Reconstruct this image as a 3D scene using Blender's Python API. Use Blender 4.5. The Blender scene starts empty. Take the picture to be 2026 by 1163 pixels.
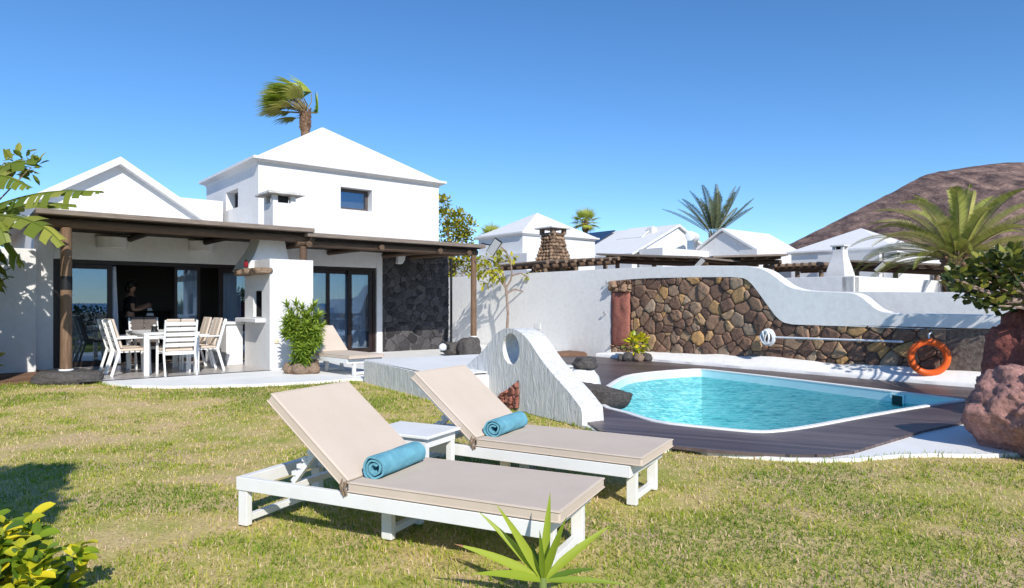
import bpy, bmesh, math, random
import numpy as np
from mathutils import Vector, Matrix, noise
from mathutils.geometry import tessellate_polygon
random.seed(7); rng = np.random.default_rng(7)
R = math.radians
scene = bpy.context.scene
COL = scene.collection
# ------------------------------------------------------------------ camera model used to survey the place
CH, FP, CX, CY = 1.35, 1336.0, 1013.0, 600.0
def G(x, y, z=0.0):
    Y = FP*(CH-z)/(y-CY); return Vector(((x-CX)/FP*Y, Y, z))
def P(x, y, Y): return Vector(((x-CX)/FP*Y, Y, CH-(y-CY)/FP*Y))
def onplane(x, y, p0, nrm):
    d = Vector(((x-CX)/FP, 1.0, -(y-CY)/FP)); o = Vector((0,0,CH))
    n3 = Vector((nrm[0], nrm[1], 0)); k = (Vector((p0[0],p0[1],0))-Vector((0,0,0))).dot(n3)/d.dot(n3)
    return o + d*k
TH = R(39.7)
U = Vector((math.cos(TH), math.sin(TH))); N = Vector((U.y, -U.x))      # facade direction, outward normal
O = Vector((-8.79, 12.94))
def hw(s, d, z=0.0): return Vector((O.x+U.x*s-N.x*d, O.y+U.y*s-N.y*d, z))
def hl(p): q = Vector((p[0],p[1]))-O; return Vector((q.dot(U), -q.dot(N), p[2] if len(p)>2 else 0))
def hp(x, y, d):                                                       # pixel on the plane at depth d, in house coordinates
    p0 = O - N*d; return hl(onplane(x, y, p0, N))
def side(x, y, p0):                                                    # pixel on a plane that runs along N through p0
    return onplane(x, y, p0, U)
# ------------------------------------------------------------------ materials
def setin(b, k, v):
    if k in b.inputs: b.inputs[k].default_value = v
def c4(c): return (c[0], c[1], c[2], 1)
class NT:
    def __init__(s, name):
        s.m = bpy.data.materials.new(name); s.m.use_nodes = True; s.t = s.m.node_tree; s.t.nodes.clear()
        s.out = s.n('ShaderNodeOutputMaterial')
    def n(s, t, **k):
        x = s.t.nodes.new(t)
        for a, b in k.items(): setattr(x, a, b)
        return x
    def l(s, a, b): s.t.links.new(a, b)
    def noise(s, vec, scale, detail=4, rough=.55, dist=0):
        x = s.n('ShaderNodeTexNoise'); x.inputs['Scale'].default_value = scale; x.inputs['Detail'].default_value = detail
        x.inputs['Roughness'].default_value = rough; x.inputs['Distortion'].default_value = dist
        if vec: s.l(vec, x.inputs['Vector'])
        return x.outputs['Fac']
    def ramp(s, fac, stops, interp='LINEAR'):
        x = s.n('ShaderNodeValToRGB'); e = x.color_ramp.elements; x.color_ramp.interpolation = interp
        while len(e) < len(stops): e.new(.5)
        for i, (p, c) in enumerate(stops): e[i].position = p; e[i].color = c4(c)
        s.l(fac, x.inputs['Fac']); return x.outputs['Color']
    def mix(s, a, b, fac, mode='MIX'):
        x = s.n('ShaderNodeMix', data_type='RGBA', blend_type=mode)
        for v, i in ((fac, 0), (a, 6), (b, 7)):
            if isinstance(v, (int, float)): x.inputs[i].default_value = v
            elif isinstance(v, tuple): x.inputs[i].default_value = c4(v)
            else: s.l(v, x.inputs[i])
        return x.outputs[2]
    def math(s, op, a, b=None):
        x = s.n('ShaderNodeMath', operation=op)
        for v, i in ((a, 0), (b, 1)):
            if v is None: continue
            if isinstance(v, (int, float)): x.inputs[i].default_value = v
            else: s.l(v, x.inputs[i])
        return x.outputs[0]
    def bump(s, h, strength=.3, dist=.02, nrm=None):
        x = s.n('ShaderNodeBump'); x.inputs['Strength'].default_value = strength; x.inputs['Distance'].default_value = dist
        s.l(h, x.inputs['Height'])
        if nrm: s.l(nrm, x.inputs['Normal'])
        return x.outputs['Normal']
    def bsdf(s, color, rough=.6, spec=.3, nrm=None, metallic=0, **kw):
        b = s.n('ShaderNodeBsdfPrincipled')
        if isinstance(color, tuple): b.inputs['Base Color'].default_value = c4(color)
        else: s.l(color, b.inputs['Base Color'])
        if isinstance(rough, (int, float)): b.inputs['Roughness'].default_value = rough
        else: s.l(rough, b.inputs['Roughness'])
        setin(b, 'Specular IOR Level', spec); setin(b, 'Metallic', metallic)
        for k, v in kw.items(): setin(b, k.replace('_', ' '), v)
        if nrm: s.l(nrm, b.inputs['Normal'])
        return b.outputs[0]
    def done(s, sh): s.l(sh, s.out.inputs['Surface']); return s.m
    def obj(s): return s.n('ShaderNodeTexCoord').outputs['Object']
    def attr(s, name): return s.n('ShaderNodeAttribute', attribute_name=name).outputs['Fac']

def simple(name, c1, c2=None, scale=4, rough=.6, bump=.0, bscale=40, bdist=.01, spec=.3, metallic=0, lo=.35, hi=.65, fine=None):
    t = NT(name); v = t.obj()
    col = c1
    if c2: col = t.ramp(t.noise(v, scale, 5), [(lo, c1), (hi, c2)])
    if fine:   # fine speckle multiplied in
        col = t.mix(col, t.ramp(t.noise(v, fine, 3), [(.35, (.8,.8,.8)), (.65, (1.12,1.12,1.12))]), 1.0, 'MULTIPLY')
    nr = t.bump(t.noise(v, bscale, 5), bump, bdist) if bump else None
    return t.done(t.bsdf(col, rough, spec, nr, metallic))
def plaster(name, base=.80, big=.5, small=.25, dirt=.06, tintc=(1,1,1)):
    t = NT(name); v = t.obj()
    c = t.ramp(t.noise(v, 1.3, 6, .6), [(.3, tuple(base*(1-dirt)*k for k in tintc)), (.62, tuple(base*k for k in tintc))])
    c = t.mix(c, t.ramp(t.noise(v, 9, 5), [(.25, (.93,.92,.90)), (.55, (1,1,1))]), 1.0, 'MULTIPLY')
    mp = t.n('ShaderNodeMapping'); t.l(v, mp.inputs['Vector']); mp.inputs['Scale'].default_value = (5,5,.5)
    c = t.mix(c, t.ramp(t.noise(mp.outputs[0], 2, 5, .6), [(.26, (.95,.947,.94)), (.45, (1,1,1))]), 1.0, 'MULTIPLY')
    n1 = t.bump(t.noise(v, 6, 3), big, .03); n2 = t.bump(t.noise(v, 55, 4), small, .008, n1)
    return t.done(t.bsdf(c, .75, .2, n2))
def leafmat(name, stops, trans=.35, rough=.45, spec=.4, patch=None):
    t = NT(name); c = t.ramp(t.attr('tint'), stops)
    if patch: c = t.mix(c, patch[0], t.ramp(t.noise(t.obj(), patch[1], 3), [(.5, (0,0,0)), (.62, (1,1,1))]))
    b = t.bsdf(c, rough, spec); tr = t.n('ShaderNodeBsdfTranslucent'); t.l(c, tr.inputs['Color'])
    m = t.n('ShaderNodeMixShader'); m.inputs[0].default_value = trans; t.l(b, m.inputs[1]); t.l(tr.outputs[0], m.inputs[2])
    return t.done(m.outputs[0])
def stonemat(name, stops, bump=.6, scale=9, lich=None, rough=.85, fine=45):
    t = NT(name); v = t.obj(); a = t.attr('tint')
    nz = t.noise(v, scale, 6, .65)
    k = t.math('ADD', a, t.math('MULTIPLY', t.math('SUBTRACT', nz, .5), .30))
    c = t.ramp(k, stops)
    c = t.mix(c, t.ramp(t.noise(v, fine, 4, .7), [(.3, (.55,.55,.55)), (.65, (1.2,1.2,1.2))]), 1.0, 'MULTIPLY')
    if lich: c = t.mix(c, lich, t.ramp(t.noise(v, 5.3, 6, .7), [(.60, (0,0,0)), (.70, (.5,.5,.5))]))
    nr = t.bump(t.noise(v, fine*.7, 6, .7), bump, .02)
    return t.done(t.bsdf(c, rough, .2, nr))
def woodmat(name, c1, c2, axis=0, rough=.7, stretch=14):
    t = NT(name); mp = t.n('ShaderNodeMapping'); t.l(t.obj(), mp.inputs['Vector'])
    sc = [stretch]*3; sc[axis] = 1.2; mp.inputs['Scale'].default_value = sc
    nz = t.noise(mp.outputs[0], 3, 6, .65, .6)
    c = t.ramp(nz, [(.3, c1), (.7, c2)])
    nr = t.bump(nz, .5, .01)
    return t.done(t.bsdf(c, rough, .25, nr))

M = {}
M['plaster'] = plaster('white_plaster', .70, .15, .12, .04)
M['plaster_rough'] = plaster('rough_white_plaster', .85, .20, .30, .05, (1,.985,.95))
M['plaster_wave'] = None
M['white_paint'] = simple('white_painted_metal', (.80,.80,.79), (.74,.74,.72), 3, .4, .08, 30)
M['paving_white'] = simple('white_painted_floor', (.82,.82,.80), (.74,.735,.71), 1.6, .6, .08, 30, lo=.35, hi=.75)
M['fabric_beige'] = None
M['brown_frame'] = simple('dark_brown_frame', (.018,.011,.010), (.026,.016,.014), 6, .4)
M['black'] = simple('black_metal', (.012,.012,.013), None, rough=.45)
M['darkwood'] = woodmat('dark_weathered_wood', (.065,.040,.027), (.15,.098,.064), 0)
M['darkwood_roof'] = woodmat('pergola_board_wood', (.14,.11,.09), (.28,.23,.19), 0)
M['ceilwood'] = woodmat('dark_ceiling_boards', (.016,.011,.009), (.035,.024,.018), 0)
M['postwood'] = woodmat('brown_post_wood', (.10,.058,.034), (.24,.15,.095), 2)
M['greywood'] = woodmat('grey_old_log_wood', (.12,.085,.06), (.27,.19,.13), 0)
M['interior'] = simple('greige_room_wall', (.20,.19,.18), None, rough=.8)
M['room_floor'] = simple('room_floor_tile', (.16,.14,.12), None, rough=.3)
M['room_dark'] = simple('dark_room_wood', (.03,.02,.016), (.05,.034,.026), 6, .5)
M['curtain'] = simple('sheer_curtain', (.66,.71,.80), (.60,.65,.75), 5, .9)
M['skin'] = simple('skin', (.42,.22,.14), None, rough=.5)
M['hair'] = simple('dark_hair', (.015,.011,.009), None, rough=.5)
M['tee'] = simple('black_cotton', (.010,.010,.012), (.016,.016,.018), 20, .9)
M['trousers'] = simple('dark_trousers', (.014,.014,.02), None, rough=.9)
M['orange'] = simple('orange_plastic', (.80,.13,.022), (.72,.115,.02), 4, .38, .05, 20)
M['steel'] = simple('brushed_steel', (.55,.55,.56), None, rough=.3, metallic=1)
M['red'] = simple('red_cloth', (.20,.008,.015), None, rough=.9)
M['hose'] = simple('white_hose_plastic', (.72,.75,.78), (.62,.66,.70), 8, .4)
M['basalt'] = stonemat('dark_basalt', [(.2,(.045,.042,.042)), (.55,(.10,.09,.085)), (.9,(.20,.185,.175))], 1.0, 7, None, .6, 30)
M['lava_red'] = stonemat('red_lava_rock', [(.1,(.22,.11,.095)), (.5,(.40,.215,.185)), (.9,(.52,.315,.275))], 1.0, 3.5, None, .9, 22)
M['lava_dark'] = stonemat('dark_red_lava_rock', [(.1,(.15,.05,.042)), (.5,(.30,.105,.085)), (.9,(.42,.17,.135))], 1.0, 4.5, None, .9, 26)
M['lava_slab'] = stonemat('red_lava_slab', [(.1,(.30,.10,.07)), (.9,(.48,.20,.15))], .9, 6)
M['field_stone'] = stonemat('brown_field_stone', [(0,(.14,.088,.068)), (.3,(.24,.145,.10)), (.5,(.32,.20,.13)), (.7,(.37,.28,.20)), (.85,(.45,.28,.14)), (1,(.55,.32,.13))], .7, 9, (.40,.36,.28))
M['mortar'] = simple('dark_mortar_gap', (.11,.085,.07), (.22,.175,.145), 14, .95, .8, 30, .02)
M['house_stone'] = stonemat('charcoal_wall_stone', [(0,(.030,.029,.032)), (1,(.10,.094,.097))], .9, 9, (.15,.145,.14))
M['house_mortar'] = simple('charcoal_mortar', (.085,.08,.078), (.15,.145,.135), 12, .95, .8, 30, .02)
M['chimney_rock'] = stonemat('brown_chimney_stone', [(0,(.12,.07,.045)), (1,(.42,.29,.19))], .9, 12)
M['brown_stone'] = stonemat('brown_slab_stone', [(.2,(.17,.115,.08)), (.8,(.34,.25,.18))], .8, 10)
M['bark'] = simple('pale_bark', (.20,.145,.115), (.34,.26,.21), 14, .9, .6, 30)
M['palmbark'] = simple('palm_bark', (.13,.075,.045), (.30,.19,.12), 9, .9, 1.0, 22, .04)
M['stem_green'] = simple('green_stem', (.16,.22,.05), (.20,.25,.08), 10, .6)
M['leaf_yucca'] = leafmat('yucca_leaf', [(0,(.09,.18,.018)), (.6,(.33,.42,.035)), (.93,(.45,.50,.06)), (1,(.42,.20,.10))], .35)
M['leaf_croton'] = leafmat('croton_leaf', [(0,(.06,.13,.014)), (.4,(.22,.32,.02)), (.65,(.55,.52,.025)), (1,(.75,.62,.03))], .3, .3)
M['leaf_shrub'] = leafmat('narrow_shrub_leaf', [(0,(.10,.19,.02)), (1,(.40,.50,.06))], .35)
M['leaf_banana'] = leafmat('banana_leaf', [(0,(.07,.13,.014)), (.6,(.20,.25,.03)), (1,(.40,.40,.07))], .4, .4)
M['leaf_grape'] = leafmat('sea_grape_leaf', [(0,(.025,.045,.01)), (.5,(.085,.105,.02)), (.86,(.28,.29,.045)), (1,(.28,.10,.045))], .25, .35)
M['leaf_date'] = leafmat('date_palm_leaf', [(0,(.12,.15,.03)), (.55,(.36,.38,.08)), (1,(.62,.57,.20))], .3, .45)
M['leaf_greydate'] = leafmat('grey_green_palm_leaf', [(0,(.055,.075,.035)), (.6,(.12,.15,.065)), (1,(.22,.23,.11))], .3, .5)
M['leaf_fan'] = leafmat('fan_palm_leaf', [(0,(.14,.25,.04)), (.45,(.42,.51,.07)), (1,(.76,.74,.22))], .35, .4)
M['leaf_tree'] = leafmat('yellow_green_tree_leaf', [(0,(.09,.12,.012)), (.5,(.32,.33,.025)), (1,(.60,.52,.045))], .35)
M['leaf_hedge'] = leafmat('hedge_leaf', [(0,(.02,.045,.01)), (1,(.07,.11,.02))], .25)
M['petiole'] = simple('palm_petiole', (.28,.20,.10), (.22,.20,.07), 5, .7)

def m_cushion():
    t = NT('beige_canvas'); v = t.obj()
    c = t.ramp(t.noise(v, 2.5, 4), [(.3, (.57,.475,.385)), (.7, (.61,.515,.425))])
    c = t.mix(c, t.ramp(t.noise(v, 260, 2), [(.3, (.93,.93,.93)), (.7, (1.05,1.05,1.05))]), 1., 'MULTIPLY')
    n1 = t.bump(t.noise(v, 3.2, 2, .5, .4), .2, .03); n2 = t.bump(t.noise(v, 500, 2), .12, .002, n1)
    return t.done(t.bsdf(c, .85, .15, n2))
M['fabric_beige'] = m_cushion()
M['fabric_grey'] = simple('taupe_chair_fabric', (.11,.09,.085), (.135,.115,.105), 8, .9, .1, 80)
def m_towel():
    t = NT('turquoise_terry'); v = t.obj()
    c = t.ramp(t.noise(v, 14, 4), [(.3, (.12,.33,.41)), (.7, (.18,.43,.52))])
    n2 = t.bump(t.noise(v, 150, 3), .8, .006, t.bump(t.noise(v, 10, 2), .4, .03))
    return t.done(t.bsdf(c, .95, .1, n2))
M['towel'] = m_towel()
def m_wave():
    t = NT('trowelled_white_plaster'); v = t.obj()
    mp = t.n('ShaderNodeMapping'); t.l(v, mp.inputs['Vector']); mp.inputs['Scale'].default_value = (3.5, 4.5, 1.3); mp.inputs['Rotation'].default_value = (R(-28), 0, 0)
    h = t.noise(mp.outputs[0], 2.6, 6, .62, .9)
    c = t.ramp(t.noise(v, 5, 5), [(.3, (.66,.66,.66)), (.6, (.74,.74,.735))])
    n2 = t.bump(t.noise(v, 60, 4), .3, .01, t.bump(h, .85, .055))
    return t.done(t.bsdf(c, .8, .2, n2))
M['plaster_wave'] = m_wave()
def m_tile():
    t = NT('grey_patio_tile'); b = t.n('ShaderNodeTexBrick'); t.l(t.obj(), b.inputs['Vector'])
    b.offset = 0; b.inputs['Scale'].default_value = 2.2; b.inputs['Brick Width'].default_value = 1.0; b.inputs['Row Height'].default_value = 1.0
    b.inputs['Mortar Size'].default_value = .012
    b.inputs['Color1'].default_value = (.46,.42,.39,1); b.inputs['Color2'].default_value = (.42,.385,.36,1); b.inputs['Mortar'].default_value = (.26,.24,.22,1)
    return t.done(t.bsdf(b.outputs['Color'], .28, .4))
M['tile'] = m_tile()
def m_deck():
    t = NT('dark_deck_planks'); mp = t.n('ShaderNodeMapping'); t.l(t.obj(), mp.inputs['Vector']); mp.inputs['Rotation'].default_value = (0,0,R(24))
    sp = t.n('ShaderNodeSeparateXYZ'); t.l(mp.outputs[0], sp.inputs[0])
    q = t.math('DIVIDE', sp.outputs[1], .095); fr = t.math('FRACT', q); fl = t.math('FLOOR', q)
    wn = t.n('ShaderNodeTexWhiteNoise', noise_dimensions='1D'); t.l(fl, wn.inputs['W'])
    mp2 = t.n('ShaderNodeMapping'); t.l(mp.outputs[0], mp2.inputs['Vector']); mp2.inputs['Scale'].default_value = (1.5, 30, 1)
    gr = t.noise(mp2.outputs[0], 2, 5, .6)
    k = t.math('ADD', t.math('MULTIPLY', wn.outputs['Value'], .5), t.math('MULTIPLY', gr, .6))
    c = t.ramp(k, [(.2, (.055,.040,.041)), (.6, (.11,.080,.078)), (1, (.19,.15,.142))])
    gap = t.math('LESS_THAN', fr, .09)
    c = t.mix(c, (.012,.010,.010), gap)
    c = t.mix(c, (.20,.16,.15), t.ramp(t.noise(t.obj(), 1.1, 5), [(.55, (0,0,0)), (.8, (.5,.5,.5))]))
    nr = t.bump(t.math('SUBTRACT', 1.0, gap), .6, .01)
    return t.done(t.bsdf(c, .42, .4, nr))
M['deck'] = m_deck()
def m_water():
    t = NT('pool_water'); v = t.obj()
    mp = t.n('ShaderNodeMapping'); t.l(v, mp.inputs['Vector']); mp.inputs['Scale'].default_value = (1.0, 1.9, 1)
    h1 = t.noise(mp.outputs[0], 3.6, 3, .55, 1.4); h2 = t.noise(mp.outputs[0], 9.5, 3, .5, .8)
    hh = t.math('ADD', t.math('MULTIPLY', h1, .7), t.math('MULTIPLY', h2, .35))
    nr = t.bump(hh, .55, .09)
    c = t.ramp(hh, [(.43, (.09,.52,.57)), (.51, (.42,.85,.87)), (.61, (.80,.98,.98))])  # dark and pale ripples painted into the tint, standing for refracted light
    tr = t.n('ShaderNodeBsdfTransparent'); t.l(c, tr.inputs['Color'])
    gl = t.n('ShaderNodeBsdfGlossy'); gl.inputs['Roughness'].default_value = .02; t.l(nr, gl.inputs['Normal'])
    fr = t.n('ShaderNodeFresnel'); fr.inputs['IOR'].default_value = 1.33; t.l(nr, fr.inputs['Normal'])
    m = t.n('ShaderNodeMixShader'); t.l(t.math('MULTIPLY', fr.outputs[0], .55), m.inputs[0]); t.l(tr.outputs[0], m.inputs[1]); t.l(gl.outputs[0], m.inputs[2])
    return t.done(m.outputs[0])
M['water'] = m_water()
M['pooltile'] = simple('pale_turquoise_pool_paint', (.60,.88,.90), (.70,.92,.93), .9, .4)
M['sea'] = simple('sea_water', (.03,.09,.16), (.05,.13,.2), .02, .3)
def m_glass(name, tint, refl):
    t = NT(name); tr = t.n('ShaderNodeBsdfTransparent'); tr.inputs['Color'].default_value = c4(tint)
    gl = t.n('ShaderNodeBsdfGlossy'); gl.inputs['Roughness'].default_value = .005; gl.inputs['Color'].default_value = (.55,.75,1,1)
    lw = t.n('ShaderNodeFresnel'); lw.inputs['IOR'].default_value = 1.5
    m = t.n('ShaderNodeMixShader'); t.l(t.math('ADD', lw.outputs[0], refl), m.inputs[0]); t.l(tr.outputs[0], m.inputs[1]); t.l(gl.outputs[0], m.inputs[2])
    return t.done(m.outputs[0])
M['glass'] = m_glass('door_glass', (.80,.84,.86), .10)
M['solar'] = simple('solar_panel_face', (.02,.035,.075), (.025,.045,.09), 3, .15, spec=.6)
M['lens'] = simple('grey_lamp_lens', (.45,.46,.46), None, rough=.25)
def emit(name, c, s):
    t = NT(name); e = t.n('ShaderNodeEmission'); e.inputs[0].default_value = c4(c); e.inputs[1].default_value = s
    return t.done(e.outputs[0])
M['bulb'] = emit('lit_bulb', (1,.95,.88), 9)
def m_lawn():
    t = NT('dry_lawn_soil'); v = t.obj()
    c = t.ramp(t.noise(v, 1.4, 6, .65), [(.34, (.34,.36,.07)), (.5, (.53,.44,.17)), (.66, (.62,.45,.27))])
    c = t.mix(c, t.ramp(t.noise(v, 55, 5, .7), [(.3, (.5,.5,.5)), (.6, (1.1,1.1,1.1))]), 1., 'MULTIPLY')
    return t.done(t.bsdf(c, .95, .1, t.bump(t.noise(v, 70, 4), .4, .015)))
M['lawn'] = m_lawn()
M['blade'] = leafmat('grass_blade', [(0,(.17,.27,.018)), (.35,(.34,.42,.036)), (.6,(.57,.52,.10)), (.8,(.76,.60,.36)), (1,(.78,.55,.41))], .35, .6, .2)
M['soil'] = simple('red_brown_soil', (.16,.085,.05), (.24,.14,.09), 3, .95, .6, 20, .03)
M['ground'] = simple('sandy_ground', (.22,.16,.11), (.30,.22,.16), .6, .95, .5, 9, .03)
def m_hill():
    t = NT('volcanic_slope'); v = t.obj()
    mp = t.n('ShaderNodeMapping'); t.l(v, mp.inputs['Vector']); mp.inputs['Scale'].default_value = (.012,.012,.03)
    a = t.noise(mp.outputs[0], 1.6, 8, .65, .4)
    c = t.ramp(a, [(.30, (.17,.135,.13)), (.48, (.33,.235,.205)), (.60, (.48,.33,.27)), (.75, (.60,.45,.37))])
    c = t.mix(c, t.ramp(t.noise(mp.outputs[0], 14, 6, .75), [(.35, (.55,.53,.55)), (.65, (1.2,1.2,1.2))]), 1., 'MULTIPLY')
    m2 = t.n('ShaderNodeMapping'); t.l(v, m2.inputs['Vector']); m2.inputs['Scale'].default_value = (.022,.004,.004)
    c = t.mix(c, t.ramp(t.noise(m2.outputs[0], 2.2, 6, .6, .5), [(.36, (.50,.50,.55)), (.55, (1.08,1.05,1.03))]), 1., 'MULTIPLY')
    return t.done(t.bsdf(c, .95, .05, t.bump(t.noise(mp.outputs[0], 9, 8, .7), 1., 14)))
M['hill'] = m_hill()
M['stripe'] = None
def m_stripe():
    t = NT('black_white_striped_cloth'); sp = t.n('ShaderNodeSeparateXYZ'); t.l(t.obj(), sp.inputs[0])
    c = t.mix((.02,.02,.02), (.75,.75,.75), t.math('LESS_THAN', t.math('FRACT', t.math('DIVIDE', sp.outputs[2], .11)), .5))
    return t.done(t.bsdf(c, .9, .1))
M['stripe'] = m_stripe()
# ------------------------------------------------------------------ mesh builder
class MB:
    def __init__(s): s.v = []; s.f = []; s.t = []
    def add(s, vs, fs, tint=.5):
        b = len(s.v); s.v += [tuple(v) for v in vs]
        for f in fs: s.f.append(tuple(b+i for i in f)); s.t.append(tint)
    def bx(s, x0, x1, y0, y1, z0, z1, tint=.5, mx=None):
        vs = [Vector(p) for p in ((x0,y0,z0),(x1,y0,z0),(x1,y1,z0),(x0,y1,z0),(x0,y0,z1),(x1,y0,z1),(x1,y1,z1),(x0,y1,z1))]
        if mx is not None: vs = [mx @ v for v in vs]
        s.add(vs, [(0,3,2,1),(4,5,6,7),(0,1,5,4),(1,2,6,5),(2,3,7,6),(3,0,4,7)], tint); return s
    def bar(s, a, b, w, h, up=(0,0,1), tint=.5):
        a = Vector(a); b = Vector(b); x = (b-a).normalized(); up = Vector(up)
        if abs(x.dot(up)) > .98: up = Vector((1,0,0))
        y = up.cross(x).normalized(); z = x.cross(y)
        mx = Matrix((x,y,z)).transposed().to_4x4(); mx.translation = a
        return s.bx(0, (b-a).length, -w/2, w/2, -h/2, h/2, tint, mx)
    def tube(s, pts, r, n=8, cap=True, tint=.5):
        pts = [Vector(p) for p in pts]; k = len(pts)
        rr = [r]*k if isinstance(r, (int, float)) else r
        tg = [(pts[min(i+1,k-1)]-pts[max(i-1,0)]).normalized() for i in range(k)]
        a = Vector((0,0,1)) if abs(tg[0].z) < .9 else Vector((1,0,0))
        nx = tg[0].cross(a).normalized(); vs = []
        for i in range(k):
            nx = (nx - tg[i]*nx.dot(tg[i])).normalized(); ny = tg[i].cross(nx)
            for j in range(n):
                q = 2*math.pi*j/n; vs.append(pts[i] + (nx*math.cos(q)+ny*math.sin(q))*rr[i])
        fs = [(i*n+j, i*n+(j+1)%n, (i+1)*n+(j+1)%n, (i+1)*n+j) for i in range(k-1) for j in range(n)]
        if cap: fs += [tuple(range(n))[::-1], tuple((k-1)*n+j for j in range(n))]
        s.add(vs, fs, tint); return s
    def lathe(s, prof, n=20, c=(0,0,0), tint=.5, sx=1, sy=1):
        vs = []; k = len(prof)
        for r, z in prof:
            for j in range(n): q = 2*math.pi*j/n; vs.append((c[0]+r*math.cos(q)*sx, c[1]+r*math.sin(q)*sy, c[2]+z))
        fs = [(i*n+j, i*n+(j+1)%n, (i+1)*n+(j+1)%n, (i+1)*n+j) for i in range(k-1) for j in range(n)]
        fs += [tuple(range(n))[::-1], tuple((k-1)*n+j for j in range(n))]
        s.add(vs, fs, tint); return s
    def extrude(s, loops, vec, tint=.5):
        """planar 3-D loops (first outer, then holes) extruded along vec"""
        loops = [[Vector(p) for p in lp] for lp in loops]; vec = Vector(vec)
        flat = [p for lp in loops for p in lp]; n = len(flat)
        tri = tessellate_polygon(loops)
        vs = flat + [p+vec for p in flat]
        fs = [tuple(t) for t in tri] + [tuple(n+i for i in reversed(t)) for t in tri]
        b = 0
        for lp in loops:
            k = len(lp)
            for i in range(k): j = (i+1) % k; fs.append((b+i, b+j, n+b+j, n+b+i))
            b += k
        s.add(vs, fs, tint); return s
    def leaf(s, base, d, up, L, W, droop=0., fold=.15, segs=4, tint=.5, shape='lance', tiptint=None):
        base = Vector(base); d = Vector(d).normalized(); up = Vector(up)
        sd = d.cross(up)
        if sd.length < 1e-3: sd = d.cross(Vector((1,0,0)))
        sd.normalize(); vs = []; p = base.copy(); dd = d.copy()
        for i in range(segs+1):
            q = i/segs
            if shape == 'lance': w = W*(.25+1.5*q if q < .5 else 2*(1-q)) ; w = W*max(.0, (min(1, .3+2.2*q))*(1-q**2.2))
            elif shape == 'oval': w = W*math.sqrt(max(0, 1-(2*q-1)**2))*(.95+.1*q)
            else: w = W*(1-q)
            nu = sd.cross(dd).normalized()
            vs += [p - sd*w/2 + nu*w*fold, p, p + sd*w/2 + nu*w*fold]
            dd = (dd + Vector((0,0,-droop/segs))).normalized(); p = p + dd*(L/segs)
        fs = []; 
        b = len(s.v); s.v += [tuple(v) for v in vs]
        for i in range(segs):
            a = b+3*i
            for f in ((a,a+1,a+4,a+3), (a+1,a+2,a+5,a+4)):
                s.f.append(f); s.t.append(tint if (tiptint is None or i < segs-1) else tiptint)
    def build(s, name, mat, parent=None, smooth=False, bevel=0, seg=2, angle=40, fix=True):
        me = bpy.data.meshes.new(name); me.from_pydata(s.v, [], s.f); me.update()
        if fix:
            bm = bmesh.new(); bm.from_mesh(me); bmesh.ops.recalc_face_normals(bm, faces=bm.faces); bm.to_mesh(me); bm.free()
        at = me.attributes.new('tint', 'FLOAT', 'FACE'); at.data.foreach_set('value', s.t)
        me.materials.append(mat)
        if smooth:
            me.polygons.foreach_set('use_smooth', [True]*len(me.polygons))
            if smooth != 'all': me.set_sharp_from_angle(angle=R(angle))
        o = bpy.data.objects.new(name, me); COL.objects.link(o)
        if parent: o.parent = parent
        if bevel:
            b = o.modifiers.new('bevel', 'BEVEL'); b.width = bevel; b.segments = seg; b.limit_method = 'ANGLE'; b.angle_limit = R(35)
            me.polygons.foreach_set('use_smooth', [True]*len(me.polygons)); b.harden_normals = True
        return o
def tag(o, label, cat, group=None, kind=None):
    if label: o['label'] = label
    if cat: o['category'] = cat
    if group: o['group'] = group
    if kind: o['kind'] = kind
    return o
def thing(name, label, cat, loc=(0,0,0), rotz=0, group=None):
    o = bpy.data.objects.new(name, None); COL.objects.link(o); o.empty_display_size = .2
    o.location = loc; o.rotation_euler = (0,0,rotz); return tag(o, label, cat, group)
def dup(root, loc=None, rotz=None, label=None, group=None):
    def rec(o, par):
        c = o.copy(); COL.objects.link(c); c.parent = par
        for ch in list(o.children): rec(ch, c)
        return c
    r = rec(root, None)
    if loc is not None: r.location = loc
    if rotz is not None: r.rotation_euler = (0,0,rotz)
    if label: r['label'] = label
    if group: r['group'] = group
    return r
def structure(o): o['kind'] = 'structure'; return o
def inpoly(x, y, poly):
    r = False; j = len(poly)-1
    for i in range(len(poly)):
        xi, yi = poly[i][0], poly[i][1]; xj, yj = poly[j][0], poly[j][1]
        if (yi > y) != (yj > y) and x < (xj-xi)*(y-yi)/(yj-yi)+xi: r = not r
        j = i
    return r
def smooth_loop(pts, it=2, closed=True):
    for _ in range(it):
        q = []; n = len(pts)
        for i in range(n if closed else n-1):
            a, b = pts[i], pts[(i+1) % n]; q += [a*.75+b*.25, a*.25+b*.75]
        if not closed: q = [pts[0]] + q + [pts[-1]]
        pts = q
    return pts
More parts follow.
